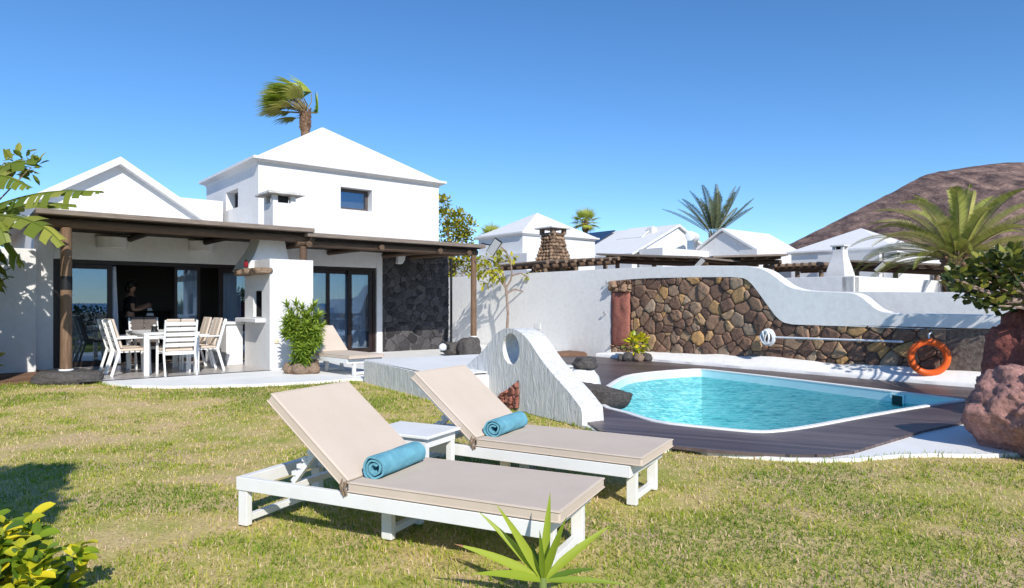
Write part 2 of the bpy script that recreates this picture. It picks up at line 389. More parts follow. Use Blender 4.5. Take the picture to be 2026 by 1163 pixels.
# rough rock: displaced icosphere
def rock_mesh(mb, c, rad, seed=0, sub=4, amp=.28, freq=1.3, flat=None, ridged=0, shear=(0,0), fine=.05, planes=None):
    bm = bmesh.new(); bmesh.ops.create_icosphere(bm, subdivisions=sub, radius=1)
    off = Vector((seed*3.7, seed*1.3, seed*2.1))
    for v in bm.verts:
        p = v.co.normalized(); k0 = 1.
        for a_ in planes or (): 
            nn_ = Vector(a_[:3]).normalized(); dt = p.dot(nn_)
            if dt > .05: k0 = min(k0, a_[3]/dt)
        k = k0 + amp*noise.fractal(p*freq+off, .9, 2.1, 5) 
        if ridged: k += ridged*abs(noise.noise(p*2.2+off))
        k += fine*noise.fractal(p*7+off, .8, 2.0, 4)
        q = p*k
        q = Vector((q.x*rad[0], q.y*rad[1], q.z*rad[2]))
        q.x += shear[0]*q.z; q.y += shear[1]*q.z
        if flat is not None and q.z < flat: q.z = flat + (q.z-flat)*.05
        v.co = q + Vector(c)
    bm.verts.ensure_lookup_table()
    b = len(mb.v)
    idx = {v: i for i, v in enumerate(bm.verts)}
    mb.v += [tuple(v.co) for v in bm.verts]
    for f in bm.faces: mb.f.append(tuple(b+idx[v] for v in f.verts)); mb.t.append(.5)
    bm.free(); return mb
# irregular stone facing on a plane: region = 2-D polygon, to3 maps (a, b, out) to 3-D
def clip_half(poly, nx, ny, c):
    out = []; k = len(poly)
    for i in range(k):
        p, q = poly[i], poly[(i+1) % k]; dp = p[0]*nx+p[1]*ny-c; dq = q[0]*nx+q[1]*ny-c
        if dp <= 0: out.append(p)
        if (dp < 0 < dq) or (dq < 0 < dp): t = dp/(dp-dq); out.append((p[0]+(q[0]-p[0])*t, p[1]+(q[1]-p[1])*t))
    return out
def stone_face(mb, region, size, to3, rnd, gap=.014, bulge=.045, aspect=1.25, tints=None, jitter=.42, small=.25):
    xs = [p[0] for p in region]; ys = [p[1] for p in region]
    seeds = []; cw, chh = size*aspect, size
    ny = int((max(ys)-min(ys))/chh)+3; nx = int((max(xs)-min(xs))/cw)+3
    for j in range(-1, ny):
        for i in range(-1, nx):
            x = min(xs)+(i+.5+(.5 if j % 2 else 0))*cw+rnd.uniform(-jitter,jitter)*cw; y = min(ys)+(j+.5)*chh+rnd.uniform(-jitter,jitter)*chh
            seeds.append((x, y, rnd.uniform(-.06,.06)*size*size*0+rnd.uniform(0,.32)*size*size))
            if rnd.random() < small: seeds.append((x+cw*.5, y+chh*.5, -.06*size*size))
    for i, (x, y, w) in enumerate(seeds):
        poly = [(p[0], p[1]) for p in region]
        for j, (x2, y2, w2) in enumerate(seeds):
            if i == j: continue
            dx, dy = x2-x, y2-y; d2 = dx*dx+dy*dy
            if d2 > (3.0*size*aspect)**2 or d2 < 1e-9: continue
            c = (x2*x2+y2*y2-x*x-y*y-(w2-w))/2
            poly = clip_half(poly, dx, dy, c)
            if len(poly) < 3: break
        if len(poly) < 3: continue
        ar = abs(sum(poly[k][0]*poly[(k+1)%len(poly)][1]-poly[(k+1)%len(poly)][0]*poly[k][1] for k in range(len(poly))))/2
        if ar < (.16*size)**2: continue
        cx = sum(p[0] for p in poly)/len(poly); cy = sum(p[1] for p in poly)/len(poly)
        # resample the outline, round the corners, wobble it
        ol = []; k = len(poly)
        per = sum(math.dist(poly[a], poly[(a+1)%k]) for a in range(k)); nn = 26
        acc = 0; step = per/nn; nxt = 0
        for a in range(k):
            p, q = poly[a], poly[(a+1)%k]; L = math.dist(p, q)
            while nxt < acc+L and len(ol) < nn:
                t = (nxt-acc)/L if L else 0; ol.append((p[0]+(q[0]-p[0])*t, p[1]+(q[1]-p[1])*t)); nxt += step
            acc += L
        nn = len(ol)
        for _ in range(1): ol = [((ol[a-1][0]+4*ol[a][0]+ol[(a+1)%nn][0])/6, (ol[a-1][1]+4*ol[a][1]+ol[(a+1)%nn][1])/6) for a in range(nn)]
        rad = math.sqrt(ar/math.pi); sc = max(.5, 1-gap/rad)
        bl = bulge*rnd.uniform(.5,1.7); tx, ty = rnd.uniform(-.25,.25), rnd.uniform(-.25,.25); sd = rnd.uniform(0,99)
        tint = tints(rnd) if tints else rnd.random()
        vs = []
        for (k_, h) in ((1.0, -.02), (.985, .50), (.93, .84), (.70, 1.0), (.35, 1.02)):
            for (px, py) in ol:
                qx, qy = (px-cx)*sc*k_, (py-cy)*sc*k_
                w = .012*noise.noise(Vector((px*9, py*9, sd)))
                o = bl*h + (tx*qx+ty*qy)*.5*(h>0) + (.28*bl*noise.fractal(Vector((qx*14+sd, qy*14, sd)), .8, 2, 3) if h > 0 else 0)
                vs.append(to3(cx+qx*(1+w/rad), cy+qy*(1+w/rad), o))
        vs.append(to3(cx, cy, bl*1.02)); fs = []
        for r_ in range(4):
            for a in range(nn): b_ = (a+1) % nn; fs.append((r_*nn+a, r_*nn+b_, (r_+1)*nn+b_, (r_+1)*nn+a))
        fs += [(4*nn+a, 4*nn+(a+1)%nn, 5*nn) for a in range(nn)]
        mb.add(vs, fs, tint)
def vnoise(x, y, seed=0):
    """numpy value noise"""
    g = np.random.default_rng(seed).random((256,256)); xi = np.floor(x).astype(int); yi = np.floor(y).astype(int)
    fx = x-xi; fy = y-yi; fx = fx*fx*(3-2*fx); fy = fy*fy*(3-2*fy)
    a = g[xi%256, yi%256]; b = g[(xi+1)%256, yi%256]; c = g[xi%256, (yi+1)%256]; d = g[(xi+1)%256, (yi+1)%256]
    return (a*(1-fx)+b*fx)*(1-fy)+(c*(1-fx)+d*fx)*fy
# ------------------------------------------------------------------ camera, sun, sky
cam = bpy.data.cameras.new('camera'); cam.sensor_width = 36; cam.lens = 36*FP/2026; cam.shift_y = (CY-581.5)/2026
cam.clip_end = 20000; cam.clip_start = .05
co = bpy.data.objects.new('camera', cam); COL.objects.link(co); co.location = (0,0,CH); co.rotation_euler = (R(90),0,0); scene.camera = co
SUN_EL = R(35); SH = (N*.942 - U*.335).normalized()
sdir = Vector((SH.x*math.cos(SUN_EL), SH.y*math.cos(SUN_EL), math.sin(SUN_EL)))
sl = bpy.data.lights.new('sun', 'SUN'); sl.energy = 3.5; sl.angle = R(.5); sl.color = (1,.945,.86)
so = bpy.data.objects.new('sun', sl); COL.objects.link(so); so.rotation_euler = sdir.to_track_quat('Z','Y').to_euler(); so.location = sdir*50
w = bpy.data.worlds.new('World'); scene.world = w; w.use_nodes = True
nt = w.node_tree; bg = nt.nodes['Background']; sk = nt.nodes.new('ShaderNodeTexSky'); sk.sky_type = 'NISHITA'; sk.sun_disc = False
sk.sun_elevation = SUN_EL; sk.sun_rotation = math.atan2(SH.x, SH.y); sk.air_density = .85; sk.dust_density = .05; sk.ozone_density = 5.0; sk.altitude = 300
hs = nt.nodes.new('ShaderNodeHueSaturation'); hs.inputs['Saturation'].default_value = 1.14; nt.links.new(sk.outputs[0], hs.inputs['Color'])
nt.links.new(hs.outputs[0], bg.inputs[0]); bg.inputs[1].default_value = .118
scene.view_settings.view_transform = 'Standard'; scene.view_settings.look = 'None'; scene.view_settings.exposure = .58; scene.view_settings.gamma = 1
scene.cycles.max_bounces = 8; scene.cycles.transparent_max_bounces = 12

# ------------------------------------------------------------------ ground, lawn, pool surroundings
DZ = .05
pool_px = [(1226,752),(1245,743),(1290,737),(1340,733),(1384,730.5),(1400,732),(1560,750),(1740,772),(1880,788.5),(1903,792),(1880,795),(1800,807),(1690,826),(1600,843),(1545,851),(1510,854),(1480,853),(1400,845.5),(1310,836),(1270,825),(1240,815),(1200,806),(1192,790),(1200,770)]
pool0 = [G(x,y,DZ) for x,y in pool_px]
pool = [Vector((p.x,p.y)) for p in smooth_loop(pool0, 1)]
pc = sum(pool, Vector((0,0)))/len(pool)
def grow(lp, r):
    out = []; n = len(lp)
    ar = sum(lp[i].x*lp[(i+1)%n].y-lp[(i+1)%n].x*lp[i].y for i in range(n)); sg = 1 if ar > 0 else -1
    for i in range(n):
        a, b = lp[i-1], lp[(i+1)%n]; t = (b-a).normalized(); out.append(lp[i]+Vector((t.y,-t.x))*r*sg)
    return out
def sheet(name, loops, z, mat, thick=0):
    mb = MB(); lp = [[Vector((p[0],p[1],z)) for p in l] for l in loops]
    if thick: mb.extrude(lp, (0,0,-thick))
    else:
        flat = [p for l in lp for p in l]; mb.add(flat, [tuple(t) for t in tessellate_polygon(lp)])
    o = mb.build(name, mat)
    if not thick:   # faces up
        me = o.data; bm = bmesh.new(); bm.from_mesh(me)
        for f in bm.faces:
            if f.normal.z < 0: f.normal_flip()
        bm.to_mesh(me); bm.free()
    return o
hole = grow(pool, .10)
structure(sheet('ground', [[(-3000,-60),(3000,-60),(3000,6000),(-3000,6000)], hole], -.14, M['ground']))
structure(sheet('sea', [[(-9000,-9000),(9000,-9000),(9000,-60.1),(-9000,-60.1)]], -.3, M['sea']))
# deck and its white surround
g = lambda x, y, z=DZ: G(x,y,z).to_2d()
deck_out = [g(1186,851),g(1250,866),g(1320,880),g(1400,889),g(1470,894),g(1560,899),g(1640,899),g(1690,892),g(1760,871),g(1827,851),g(1904,835)]
deck_out += [hw(8.6,-13.2).to_2d(), hw(10.62,-13.2).to_2d(), hw(10.62,-3.9).to_2d(), hw(9.2,-3.0).to_2d(), hw(6.4,-4.9).to_2d(), Vector((-.9,10.6)), Vector((-.5,9.8)), Vector((.84,7.36))]
structure(sheet('pool_deck', [deck_out, grow(pool, .06)], DZ, M['deck'], .03))
gk = lambda x, y: G(x,y,DZ-.026).to_2d()
kerb = [gk(1180,853),gk(1215,865),gk(1265,874),gk(1310,889),gk(1345,880),gk(1400,893),gk(1470,899),gk(1560,906),gk(1640,908),gk(1700,906),gk(1780,899),gk(1850,897),gk(1935,899),gk(2100,893)]
kerb += [hw(7.6,-14.6).to_2d(), hw(10.62,-14.6).to_2d(), hw(10.62,-3.4).to_2d(), hw(9.0,-2.6).to_2d(), Vector((-.95,10.6)), Vector((-.55,9.8)), Vector((.80,7.28))]
structure(sheet('white_paving', [kerb, grow(pool, .12)], DZ-.026, M['paving_white'], .05))
# pool (basin, coping, skimmer) and water
pl = thing('swimming_pool', 'kidney cornered swimming pool with turquoise basin and white rim', 'pool', (pc.x, pc.y, 0))
WZ = -.09
mb = MB(); n = len(pool); bz = -1.15; rel = [p-pc for p in pool]; inn = [p-pc for p in grow(pool, -.06)]
vs = [(p.x,p.y,DZ+.002) for p in rel]+[(p.x,p.y,-.55) for p in rel]+[(p.x,p.y,bz) for p in inn]
fs = [(i,(i+1)%n,n+(i+1)%n,n+i) for i in range(n)]+[(n+i,n+(i+1)%n,2*n+(i+1)%n,2*n+i) for i in range(n)]
mb.add(vs, fs); tri = tessellate_polygon([[Vector((p.x,p.y,bz)) for p in inn]]); mb.add([(p.x,p.y,bz) for p in inn], [tuple(t) for t in tri])
mb.build('basin', M['pooltile'], pl, smooth=True)
cop = MB(); o2 = [p-pc for p in grow(pool, .075)]
cop.extrude([[Vector((p.x,p.y,DZ-.02)) for p in o2], [Vector((p.x,p.y,DZ-.02)) for p in [q-pc for q in grow(pool,-.004)]]], (0,0,.036))
cop.build('coping', M['paving_white'], pl, bevel=.012)
a = G(1765,782,DZ).to_2d(); pa, pb = pool0[6].to_2d(), pool0[8].to_2d(); ed = (pb-pa).normalized(); en = Vector((-ed.y, ed.x))
if (pc-pa).dot(en) < 0: en = -en
ka = onplane(1766,788,pa,en).to_2d(); kb = onplane(1790,788,pa,en).to_2d()
km = (ka+kb)/2-pc+en*.02; ang = math.atan2(ed.y, ed.x)
sk_ = MB(); mx = Matrix.Translation((km.x,km.y,0)) @ Matrix.Rotation(ang,4,'Z'); ww = (kb-ka).length/2
for zz in ((-.165,-.145),(.005,.025)): sk_.bx(-ww-.02,ww+.02,-.02,.012,zz[0],zz[1],mx=mx)
for xx in (-1,1): sk_.bx(xx*ww-.01,xx*ww+.01,-.02,.012,-.145,.005,mx=mx)
sko = sk_.build('skimmer_frame', M['pooltile'], pl); sf = MB(); sf.bx(-ww+.01,ww-.01,-.004,.004,-.145,.005,mx=mx); sf.build('skimmer_opening', simple('dark_skimmer', (.01,.05,.05), None, rough=.5), sko)
structure(sheet('pool_water', [grow(pool,-.003)], WZ, M['water']))

# patio
PZ = .10
g2 = lambda x, y: G(x,y,.096).to_2d()
pat = [g2(186,750),g2(215,757),g2(260,762),g2(330,763.5),g2(420,762),g2(500,760),g2(570,757),g2(640,753),g2(700,748),hw(4.2,-6.6).to_2d(),hw(7,-5.2).to_2d(),hw(9.1,-2.9).to_2d(),hw(10.95,-2.9).to_2d(),hw(10.95,3).to_2d(),hw(9.3,3).to_2d(),hw(9.3,.1).to_2d(),hw(-.05,.1).to_2d(),hw(-.05,-2.6).to_2d()]
structure(sheet('patio_border', [pat], .096, M['paving_white'], .12))
structure(sheet('patio_floor', [[hw(.0,-2.88).to_2d(),hw(4.3,-2.88).to_2d(),hw(4.3,-.02).to_2d(),hw(.0,-.02).to_2d()]], .1, M['tile']))
structure(sheet('patio_edge_strip', [[hw(.05,-3.0).to_2d(),hw(3.1,-3.0).to_2d(),hw(3.1,-2.885).to_2d(),hw(.05,-2.885).to_2d()]], .1, simple('dark_edge_tile', (.05,.055,.065), (.10,.10,.11), 8, .4)))
# lawn sheet
def lawn_z(x, y):
    sy = np.clip((np.asarray(y, float)-6.8)/(10.2-6.8), 0, 1); sy = sy*sy*(3-2*sy); sx_ = np.clip((1.2-np.asarray(x, float))/2.4, 0, 1)
    sx_ = sx_*sx_*(3-2*sx_)
    return .066*sy*sx_ + .018*(vnoise(np.asarray(x)*.9+50, np.asarray(y)*.9+50, 3)-.5)*np.clip((7.6-np.asarray(y))/1.0, 0, 1)
lx = np.arange(-14, 9.01, .2); ly = np.arange(-7, 12.61, .2); XX, YY = np.meshgrid(lx, ly); ZZ = lawn_z(XX, YY)
nx_ = len(lx); hole2 = grow(pool, .45)
vs = np.stack([XX.ravel(), YY.ravel(), ZZ.ravel()-.012], 1); fs = []
for j in range(len(ly)-1):
    for i in range(nx_-1):
        x, y = lx[i]+.1, ly[j]+.1
        if y > 6.3 and x > .8: continue
        q = hl((x,y)); 
        if q.y > -1.0 or q.x > 4.6 and y > 8: continue
        fs.append((j*nx_+i, j*nx_+i+1, (j+1)*nx_+i+1, (j+1)*nx_+i))
me = bpy.data.meshes.new('lawn'); me.from_pydata(vs.tolist(), [], fs); me.materials.append(M['lawn']); me.polygons.foreach_set('use_smooth',[True]*len(fs))
lawn = bpy.data.objects.new('lawn', me); COL.objects.link(lawn); structure(lawn)
# the lawn continues to the right of the pool surround
structure(sheet('soil_bed', [[hw(-4,-2.2).to_2d(),hw(-.08,-2.2).to_2d(),hw(-.08,.3).to_2d(),hw(-4,.3).to_2d()]], .085, M['soil'], .1))
structure(sheet('planting_soil', [[hw(9.1,-2.95).to_2d(),hw(10.6,-3.9).to_2d(),hw(10.98,-3.4).to_2d(),hw(10.98,-2.9).to_2d()]], .115, M['soil'], .1))

# grass blades: one object, nobody could count them
def grass():
    lawn_poly = [(-12,1.2),(8.5,1.2)] + [tuple(p) for p in ([g(2300,893,0)]+[g(x,y,0) for x,y in ((2100,896),(1935,902),(1850,900),(1780,902),(1700,909),(1640,911),(1560,909),(1470,902),(1400,896),(1345,883),(1310,892),(1265,877),(1215,868),(1180,856))])]
    lawn_poly += [(.74,7.36),(-.42,9.65),tuple(hw(3.40,-7.9).to_2d()),tuple(hw(3.50,-5.5).to_2d())]
    lawn_poly += [tuple(p) for p in (g2(697,750.5),g2(640,755),g2(570,759),g2(500,762),g2(420,764),g2(330,765.5),g2(260,764),g2(215,759),g2(186,752))] + [tuple(hw(-.1,-2.25).to_2d()), tuple(hw(-3.6,-2.25).to_2d())]
    from math import inf
    pts = []
    for (y0, y1, dens) in ((1.9,3.2,4300),(3.2,4.6,3600),(4.6,6.5,2700),(6.5,9,1900),(9,12.6,1500)):
        xw = y1*.80+.3; nn = int(2*xw*(y1-y0)*dens); q = np.stack([rng.uniform(-xw,xw,nn), rng.uniform(y0,y1,nn)],1); pts.append(q[np.abs(q[:,0]) < q[:,1]*.80+.3])
    q = np.concatenate(pts); x, y = q[:,0], q[:,1]
    ins = np.zeros(len(x), bool); j = len(lawn_poly)-1
    for i in range(len(lawn_poly)):
        xi, yi = lawn_poly[i]; xj, yj = lawn_poly[j]
        with np.errstate(divide='ignore', invalid='ignore'): c = ((yi > y) != (yj > y)) & (x < (xj-xi)*(y-yi)/(yj-yi)+xi)
        ins ^= c; j = i
    x, y = x[ins], y[ins]
    # thinner in the dry patches
    dry = .5*vnoise(x*.9+9, y*1.5, 1)+.3*vnoise(x*2.6, y*3.4, 2)+.2*vnoise(x*8, y*9, 4)
    keep = rng.random(len(x)) > np.clip((dry-.48)*3.0, 0, .8); x, y, dry = x[keep], y[keep], dry[keep]; n = len(x)
    z = lawn_z(x, y)-.012
    edge = np.clip((y-8.5)/2, 0, 1)*np.clip(-x/2, 0, 1)
    L = rng.uniform(.014,.040,n)*(.7+.6*vnoise(x*14,y*14,8))*(1.05-.5*np.clip((dry-.45)*2,0,.7))*(1+.5*edge); wd = rng.uniform(.003,.007,n)*(1+.10*np.clip(y-3,0,6))
    az = rng.uniform(0, 2*np.pi, n); tilt = np.clip(rng.normal(.95,.35,n), .1, 1.5)
    dx, dy = np.cos(az), np.sin(az); sx_, sy_ = -dy, dx
    el = []   # longer blades along the paving edges
    lp = lawn_poly[2:]
    for (xa,ya),(xb,yb) in zip(lp[:-1],lp[1:]):
        m_ = int(min(60, math.hypot(xb-xa,yb-ya))*110)
        if m_ > 0: tt = rng.random(m_); el.append(np.stack([xa+(xb-xa)*tt+rng.normal(0,.012,m_), ya+(yb-ya)*tt-np.abs(rng.normal(.01,.03,m_))],1))
    el = np.concatenate(el); m_ = len(el); x = np.concatenate([x,el[:,0]]); y = np.concatenate([y,el[:,1]]); z = np.concatenate([z,lawn_z(el[:,0],el[:,1])-.012]); n = len(x)
    L = np.concatenate([L,rng.uniform(.03,.075,m_)]); wd = np.concatenate([wd,rng.uniform(.005,.010,m_)]); dry = np.concatenate([dry,np.full(m_,.42)]); edge = np.concatenate([edge,np.full(m_,.2)])
    az = rng.uniform(0, 2*np.pi, n); tilt = np.concatenate([tilt,np.clip(rng.normal(.55,.3,m_),.05,1.2)]); dx, dy = np.cos(az), np.sin(az); sx_, sy_ = -dy, dx
    h1 = L*.55; o1 = h1*np.sin(tilt*.6); z1 = h1*np.cos(tilt*.6); o2_ = o1+L*.5*np.sin(tilt*1.25); z2 = z1+L*.5*np.cos(tilt*1.25)
    V = np.zeros((n,5,3))
    V[:,0] = np.stack([x-sx_*wd/2, y-sy_*wd/2, z],1); V[:,1] = np.stack([x+sx_*wd/2, y+sy_*wd/2, z],1)
    V[:,2] = np.stack([x+dx*o1+sx_*wd*.4, y+dy*o1+sy_*wd*.4, z+z1],1); V[:,3] = np.stack([x+dx*o1-sx_*wd*.4, y+dy*o1-sy_*wd*.4, z+z1],1)
    V[:,4] = np.stack([x+dx*o2_, y+dy*o2_, z+np.maximum(z2,.004)],1)
    me = bpy.data.meshes.new('grass'); me.vertices.add(n*5); me.vertices.foreach_set('co', V.ravel())
    base = (np.arange(n)*5)[:,None]; quad = base+np.array([[0,1,2,3]]); tri = base+np.array([[3,2,4]])
    loops = np.concatenate([quad, tri],1).ravel(); me.loops.add(len(loops)); me.loops.foreach_set('vertex_index', loops.astype(np.int32))
    ls = np.empty(2*n, np.int32); ls[0::2] = np.arange(n)*7; ls[1::2] = np.arange(n)*7+4; lt = np.empty(2*n, np.int32); lt[0::2] = 4; lt[1::2] = 3
    me.polygons.add(2*n); me.polygons.foreach_set('loop_start', ls); me.polygons.foreach_set('loop_total', lt)
    me.update(calc_edges=True); me.validate()
    tint = np.clip(.35+(dry-.47)*2.1+(vnoise(x*30,y*30,12)-.5)*.5-.35*edge+rng.normal(0,.13,n), 0, 1); straw = rng.random(n) < .13+.8*np.clip((dry-.48)*2,0,1); tint[straw] = rng.uniform(.7,1,straw.sum())
    at = me.attributes.new('tint','FLOAT','FACE'); at.data.foreach_set('value', np.repeat(tint,2).astype(np.float32))
    me.materials.append(M['blade']); o = bpy.data.objects.new('grass', me); COL.objects.link(o)
    tag(o, 'short patchy green and straw coloured grass covering the lawn', 'grass', None, 'stuff')
grass()
# volcano
def hill():
    # flank profile seen from the garden: rises from (1555,487) to (1830,345), crest to (1985,321)
    Yh = 1500.; prof = [(1380,560),(1470,520),(1555,487),(1640,444),(1740,393),(1800,361),(1834,343.5),(1842,343),(1880,336),(1940,327),(1985,321.5),(2050,322),(2150,328),(2300,350),(2500,420),(2800,560)]
    px = [(x-CX)/FP*Yh for x, _ in prof]; pz = [CH-(y-CY)/FP*Yh for _, y in prof]
    na, nr = 260, 70; vs = []; fs = []
    for i in range(na+1):
        X = px[0]+(px[-1]-px[0])*i/na; zt = np.interp(X, px, pz)
        for j in range(nr+1):
            q = j/nr; Yc = Yh-620*(1-q)**1.0 if q <= 1 else Yh
            z = zt*(1-(1-q)**1.25) if zt > 0 else zt*q
            p = Vector((X*.006, Yc*.006, 0)); 
            gull = noise.fractal(Vector((X*.02, Yc*.004, 1)), .8, 2.1, 5)*14 + noise.fractal(p*4, .9, 2.1, 6)*10
            z += gull*min(1, (1-q)*2.2)*min(1, max(zt,0)/60)*min(1, q*4)
            if q == 1: z += noise.fractal(Vector((X*.03,5,1)), .9, 2.1, 4)*2.0*min(1, max(zt,0)/120)
            vs.append((X*(1 if q > .999 else 1), Yc, max(z, -5)))
    for i in range(na):
        for j in range(nr): a = i*(nr+1)+j; fs.append((a, a+nr+1, a+nr+2, a+1))
    b = len(vs)   # back slope
    for i in range(na+1): x, y, z = vs[i*(nr+1)+nr]; vs.append((x, y+900, -5))
    for i in range(na): a = i*(nr+1)+nr; fs.append((a, a+nr+1, b+i+1, b+i))
    mb = MB(); mb.add(vs, fs); structure(mb.build('volcano_hill', M['hill'], smooth='all'))
hill()
# ------------------------------------------------------------------ the villa
def house_thing(name, label, cat, s0, d0, z0=0, group=None):
    t = thing(name, label, cat, hw(s0,d0,z0), TH, group); t['o'] = 0; del t['o']; return t, Vector((s0,d0,z0))
class HB(MB):
    """built in house coordinates, stored relative to its thing's base"""
    def __init__(s, off=Vector((0,0,0))): super().__init__(); s.off = Vector(off)
    def build(s, *a, **k):
        s.v = [tuple(Vector(v)-s.off) for v in s.v]; return super().build(*a, **k)
sxp = lambda x, d=0.: hp(x,600,d).x
V0, Voff = house_thing('villa', 'white villa with pyramid roofed tower and dark wooden sliding doors', 'house', 0, 0)
H = lambda: HB(Voff)
DT = 2.21; S1 = sxp(500)+.55; S2a = sxp(600); S2b = sxp(746); SE = 9.13; SK = sxp(757)   # door heads, openings, stone start
FT = 2.92
w_ = H()
w_.bx(sxp(66),0,0,.28,0,FT); w_.bx(0,S1,0,.28,DT,FT); w_.bx(S1,S2a,0,.28,0,FT); w_.bx(S2a,S2b,0,.28,DT+.05,FT); w_.bx(S2b,SK,0,.28,0,FT)
w_.bx(SK,SE,.03,.28,0,FT)
w_.bx(sxp(66)-.001,sxp(66)+.25,.28,6.2,0,FT); w_.bx(SE-.25,SE,.28,6.2,0,FT); w_.bx(sxp(66)+.25,SE-.25,5.95,6.2,0,FT)
w_.build('wall', M['plaster'], V0, bevel=.012)
rf = H(); rf.bx(sxp(66)+.26,SE-.26,.30,5.94,FT-.14,FT-.01); rf.build('flat_roof', M['plaster'], V0)
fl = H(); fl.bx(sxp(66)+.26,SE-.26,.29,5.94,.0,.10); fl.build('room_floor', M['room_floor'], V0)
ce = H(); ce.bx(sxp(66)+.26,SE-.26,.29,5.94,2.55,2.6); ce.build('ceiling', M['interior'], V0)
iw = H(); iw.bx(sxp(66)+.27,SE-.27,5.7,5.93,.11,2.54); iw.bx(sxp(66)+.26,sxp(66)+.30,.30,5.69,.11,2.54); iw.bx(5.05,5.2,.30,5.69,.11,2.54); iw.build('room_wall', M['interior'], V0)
# stone facing of the end wall (upper and lower pieces)
rs = random.Random(5); zsplit = .86
for nm, z0, z1, sz in (('stone_facing', .05, .86, .21), ('stone_facing', .865, FT-.02, .155)):
    reg = [(SK+.01,z0),(SE-.0,z0),(SE-.0,z1),(SK+.01,z1)]
    b_ = H(); b_.bx(SK+.005,SE+.002,.0,.03,z0,z1); fo = b_.build(nm+'_mortar', M['house_mortar'], V0)
    sb = H(); stone_face(sb, reg, sz, lambda a, b, o: Vector((a, -o-.0, b)), rs, gap=.004, bulge=.020, aspect=1.35, small=.3); sb.build(nm, M['house_stone'], V0, smooth=True, angle=50)
# tower
T0, T1, TD, TZ0, TZ1 = sxp(511), sxp(868), 4.08, FT, 4.52
wa, wb = hp(674,372,0), hp(736,415,0); wzt = hp(700,372,0).z; wzb = hp(700,415,0).z
pL0 = onplane(447,378,hw(T0,0).to_2d(),U); pL1 = onplane(471,412,hw(T0,0).to_2d(),U); lw0, lw1 = sorted((hl(pL0).y, hl(pL1).y)); lzt = hl(onplane(460,376,hw(T0,0).to_2d(),U)).z; lzb = hl(onplane(460,413,hw(T0,0).to_2d(),U)).z
t_ = H(); th = .35
t_.bx(T0,wa.x,0,th,TZ0+.002,TZ1); t_.bx(wb.x,T1,0,th,TZ0+.002,TZ1); t_.bx(wa.x,wb.x,0,th,wzt,TZ1); t_.bx(wa.x,wb.x,0,th,TZ0+.002,wzb)
t_.bx(T0,T0+th,th,lw0,TZ0+.002,TZ1); t_.bx(T0,T0+th,lw1,TD,TZ0+.002,TZ1); t_.bx(T0,T0+th,lw0,lw1,lzt,TZ1); t_.bx(T0,T0+th,lw0,lw1,TZ0+.002,lzb)
t_.bx(T1-th,T1,th,TD,TZ0+.002,TZ1); t_.bx(T0+th,T1-th,TD-th,TD,TZ0+.002,TZ1)
t_.build('tower_wall', M['plaster'], V0)
cn = H(); ov = .16
def ring(mb, x0, x1, y0, y1, prof):
    vs = []; 
    for o, z in prof: vs += [(x0-o,y0-o,z),(x1+o,y0-o,z),(x1+o,y1+o,z),(x0-o,y1+o,z)]
    k = len(prof); fs = [(i*4+j, i*4+(j+1)%4, (i+1)*4+(j+1)%4, (i+1)*4+j) for i in range(k-1) for j in range(4)]
    fs += [(3,2,1,0), tuple((k-1)*4+j for j in range(4))]; mb.add(vs, fs)
ring(cn, T0, T1, 0, TD, [(-.1,TZ1+.001),(.004,TZ1+.001),(.03,TZ1+.06),(ov-.03,TZ1+.10),(ov,TZ1+.115),(ov,TZ1+.175),(ov-.03,TZ1+.185),(-.2,TZ1+.19)]); cn.build('cornice', M['plaster'], V0)
def pyramid(mb, x0, x1, y0, y1, z0, z1, ridge=0, axis='x', o=.10):
    cx, cy = (x0+x1)/2, (y0+y1)/2; rx = ridge/2 if axis == 'x' else 0; ry = ridge/2 if axis == 'y' else 0
    b = [(x0-o,y0-o,z0),(x1+o,y0-o,z0),(x1+o,y1+o,z0),(x0-o,y1+o,z0)]
    if ridge == 0: mb.add(b+[(cx,cy,z1)], [(0,1,4),(1,2,4),(2,3,4),(3,0,4),(3,2,1,0)])
    elif axis == 'x': mb.add(b+[(cx-rx,cy,z1),(cx+rx,cy,z1)], [(0,1,5,4),(1,2,5),(2,3,4,5),(3,0,4),(3,2,1,0)])
    else: mb.add(b+[(cx,cy-ry,z1),(cx,cy+ry,z1)], [(0,1,4),(1,2,5,4),(2,3,5),(3,0,4,5),(3,2,1,0)])
tr = H(); pyramid(tr, T0, T1, 0, TD, TZ1+.188, 6.2, o=.06); tr.build('tower_roof', M['plaster'], V0, bevel=.03)
# tower windows: frame at the back of the recess
def window(parent, s0, s1, d, z0, z1, fw=.06, axis='s', frame=None, build=H, mull=0):
    f = build()
    if axis == 's':
        f.bx(s0,s1,d,d+.06,z0,z0+fw); f.bx(s0,s1,d,d+.06,z1-fw,z1); f.bx(s0,s0+fw,d,d+.06,z0+fw,z1-fw); f.bx(s1-fw,s1,d,d+.06,z0+fw,z1-fw)
    else:
        f.bx(d,d+.06,s0,s1,z0,z0+fw); f.bx(d,d+.06,s0,s1,z1-fw,z1); f.bx(d,d+.06,s0,s0+fw,z0+fw,z1-fw); f.bx(d,d+.06,s1-fw,s1,z0+fw,z1-fw)
    fo = f.build('window', frame or M['brown_frame'], parent); p = build()
    if axis == 's': p.bx(s0+fw,s1-fw,d+.025,d+.035,z0+fw,z1-fw)
    else: p.bx(d+.025,d+.035,s0+fw,s1-fw,z0+fw,z1-fw)
    p.build('pane', M['glass'], fo); return fo
gf = simple('grey_window_frame', (.09,.075,.07), None, rough=.5)
window(V0, wa.x+.003, wb.x-.003, .22, wzb+.003, wzt-.003, .07, frame=gf)
window(V0, lw0+.003, lw1-.003, T0+.22, lzb+.003, lzt-.003, .05, 'd', frame=gf)
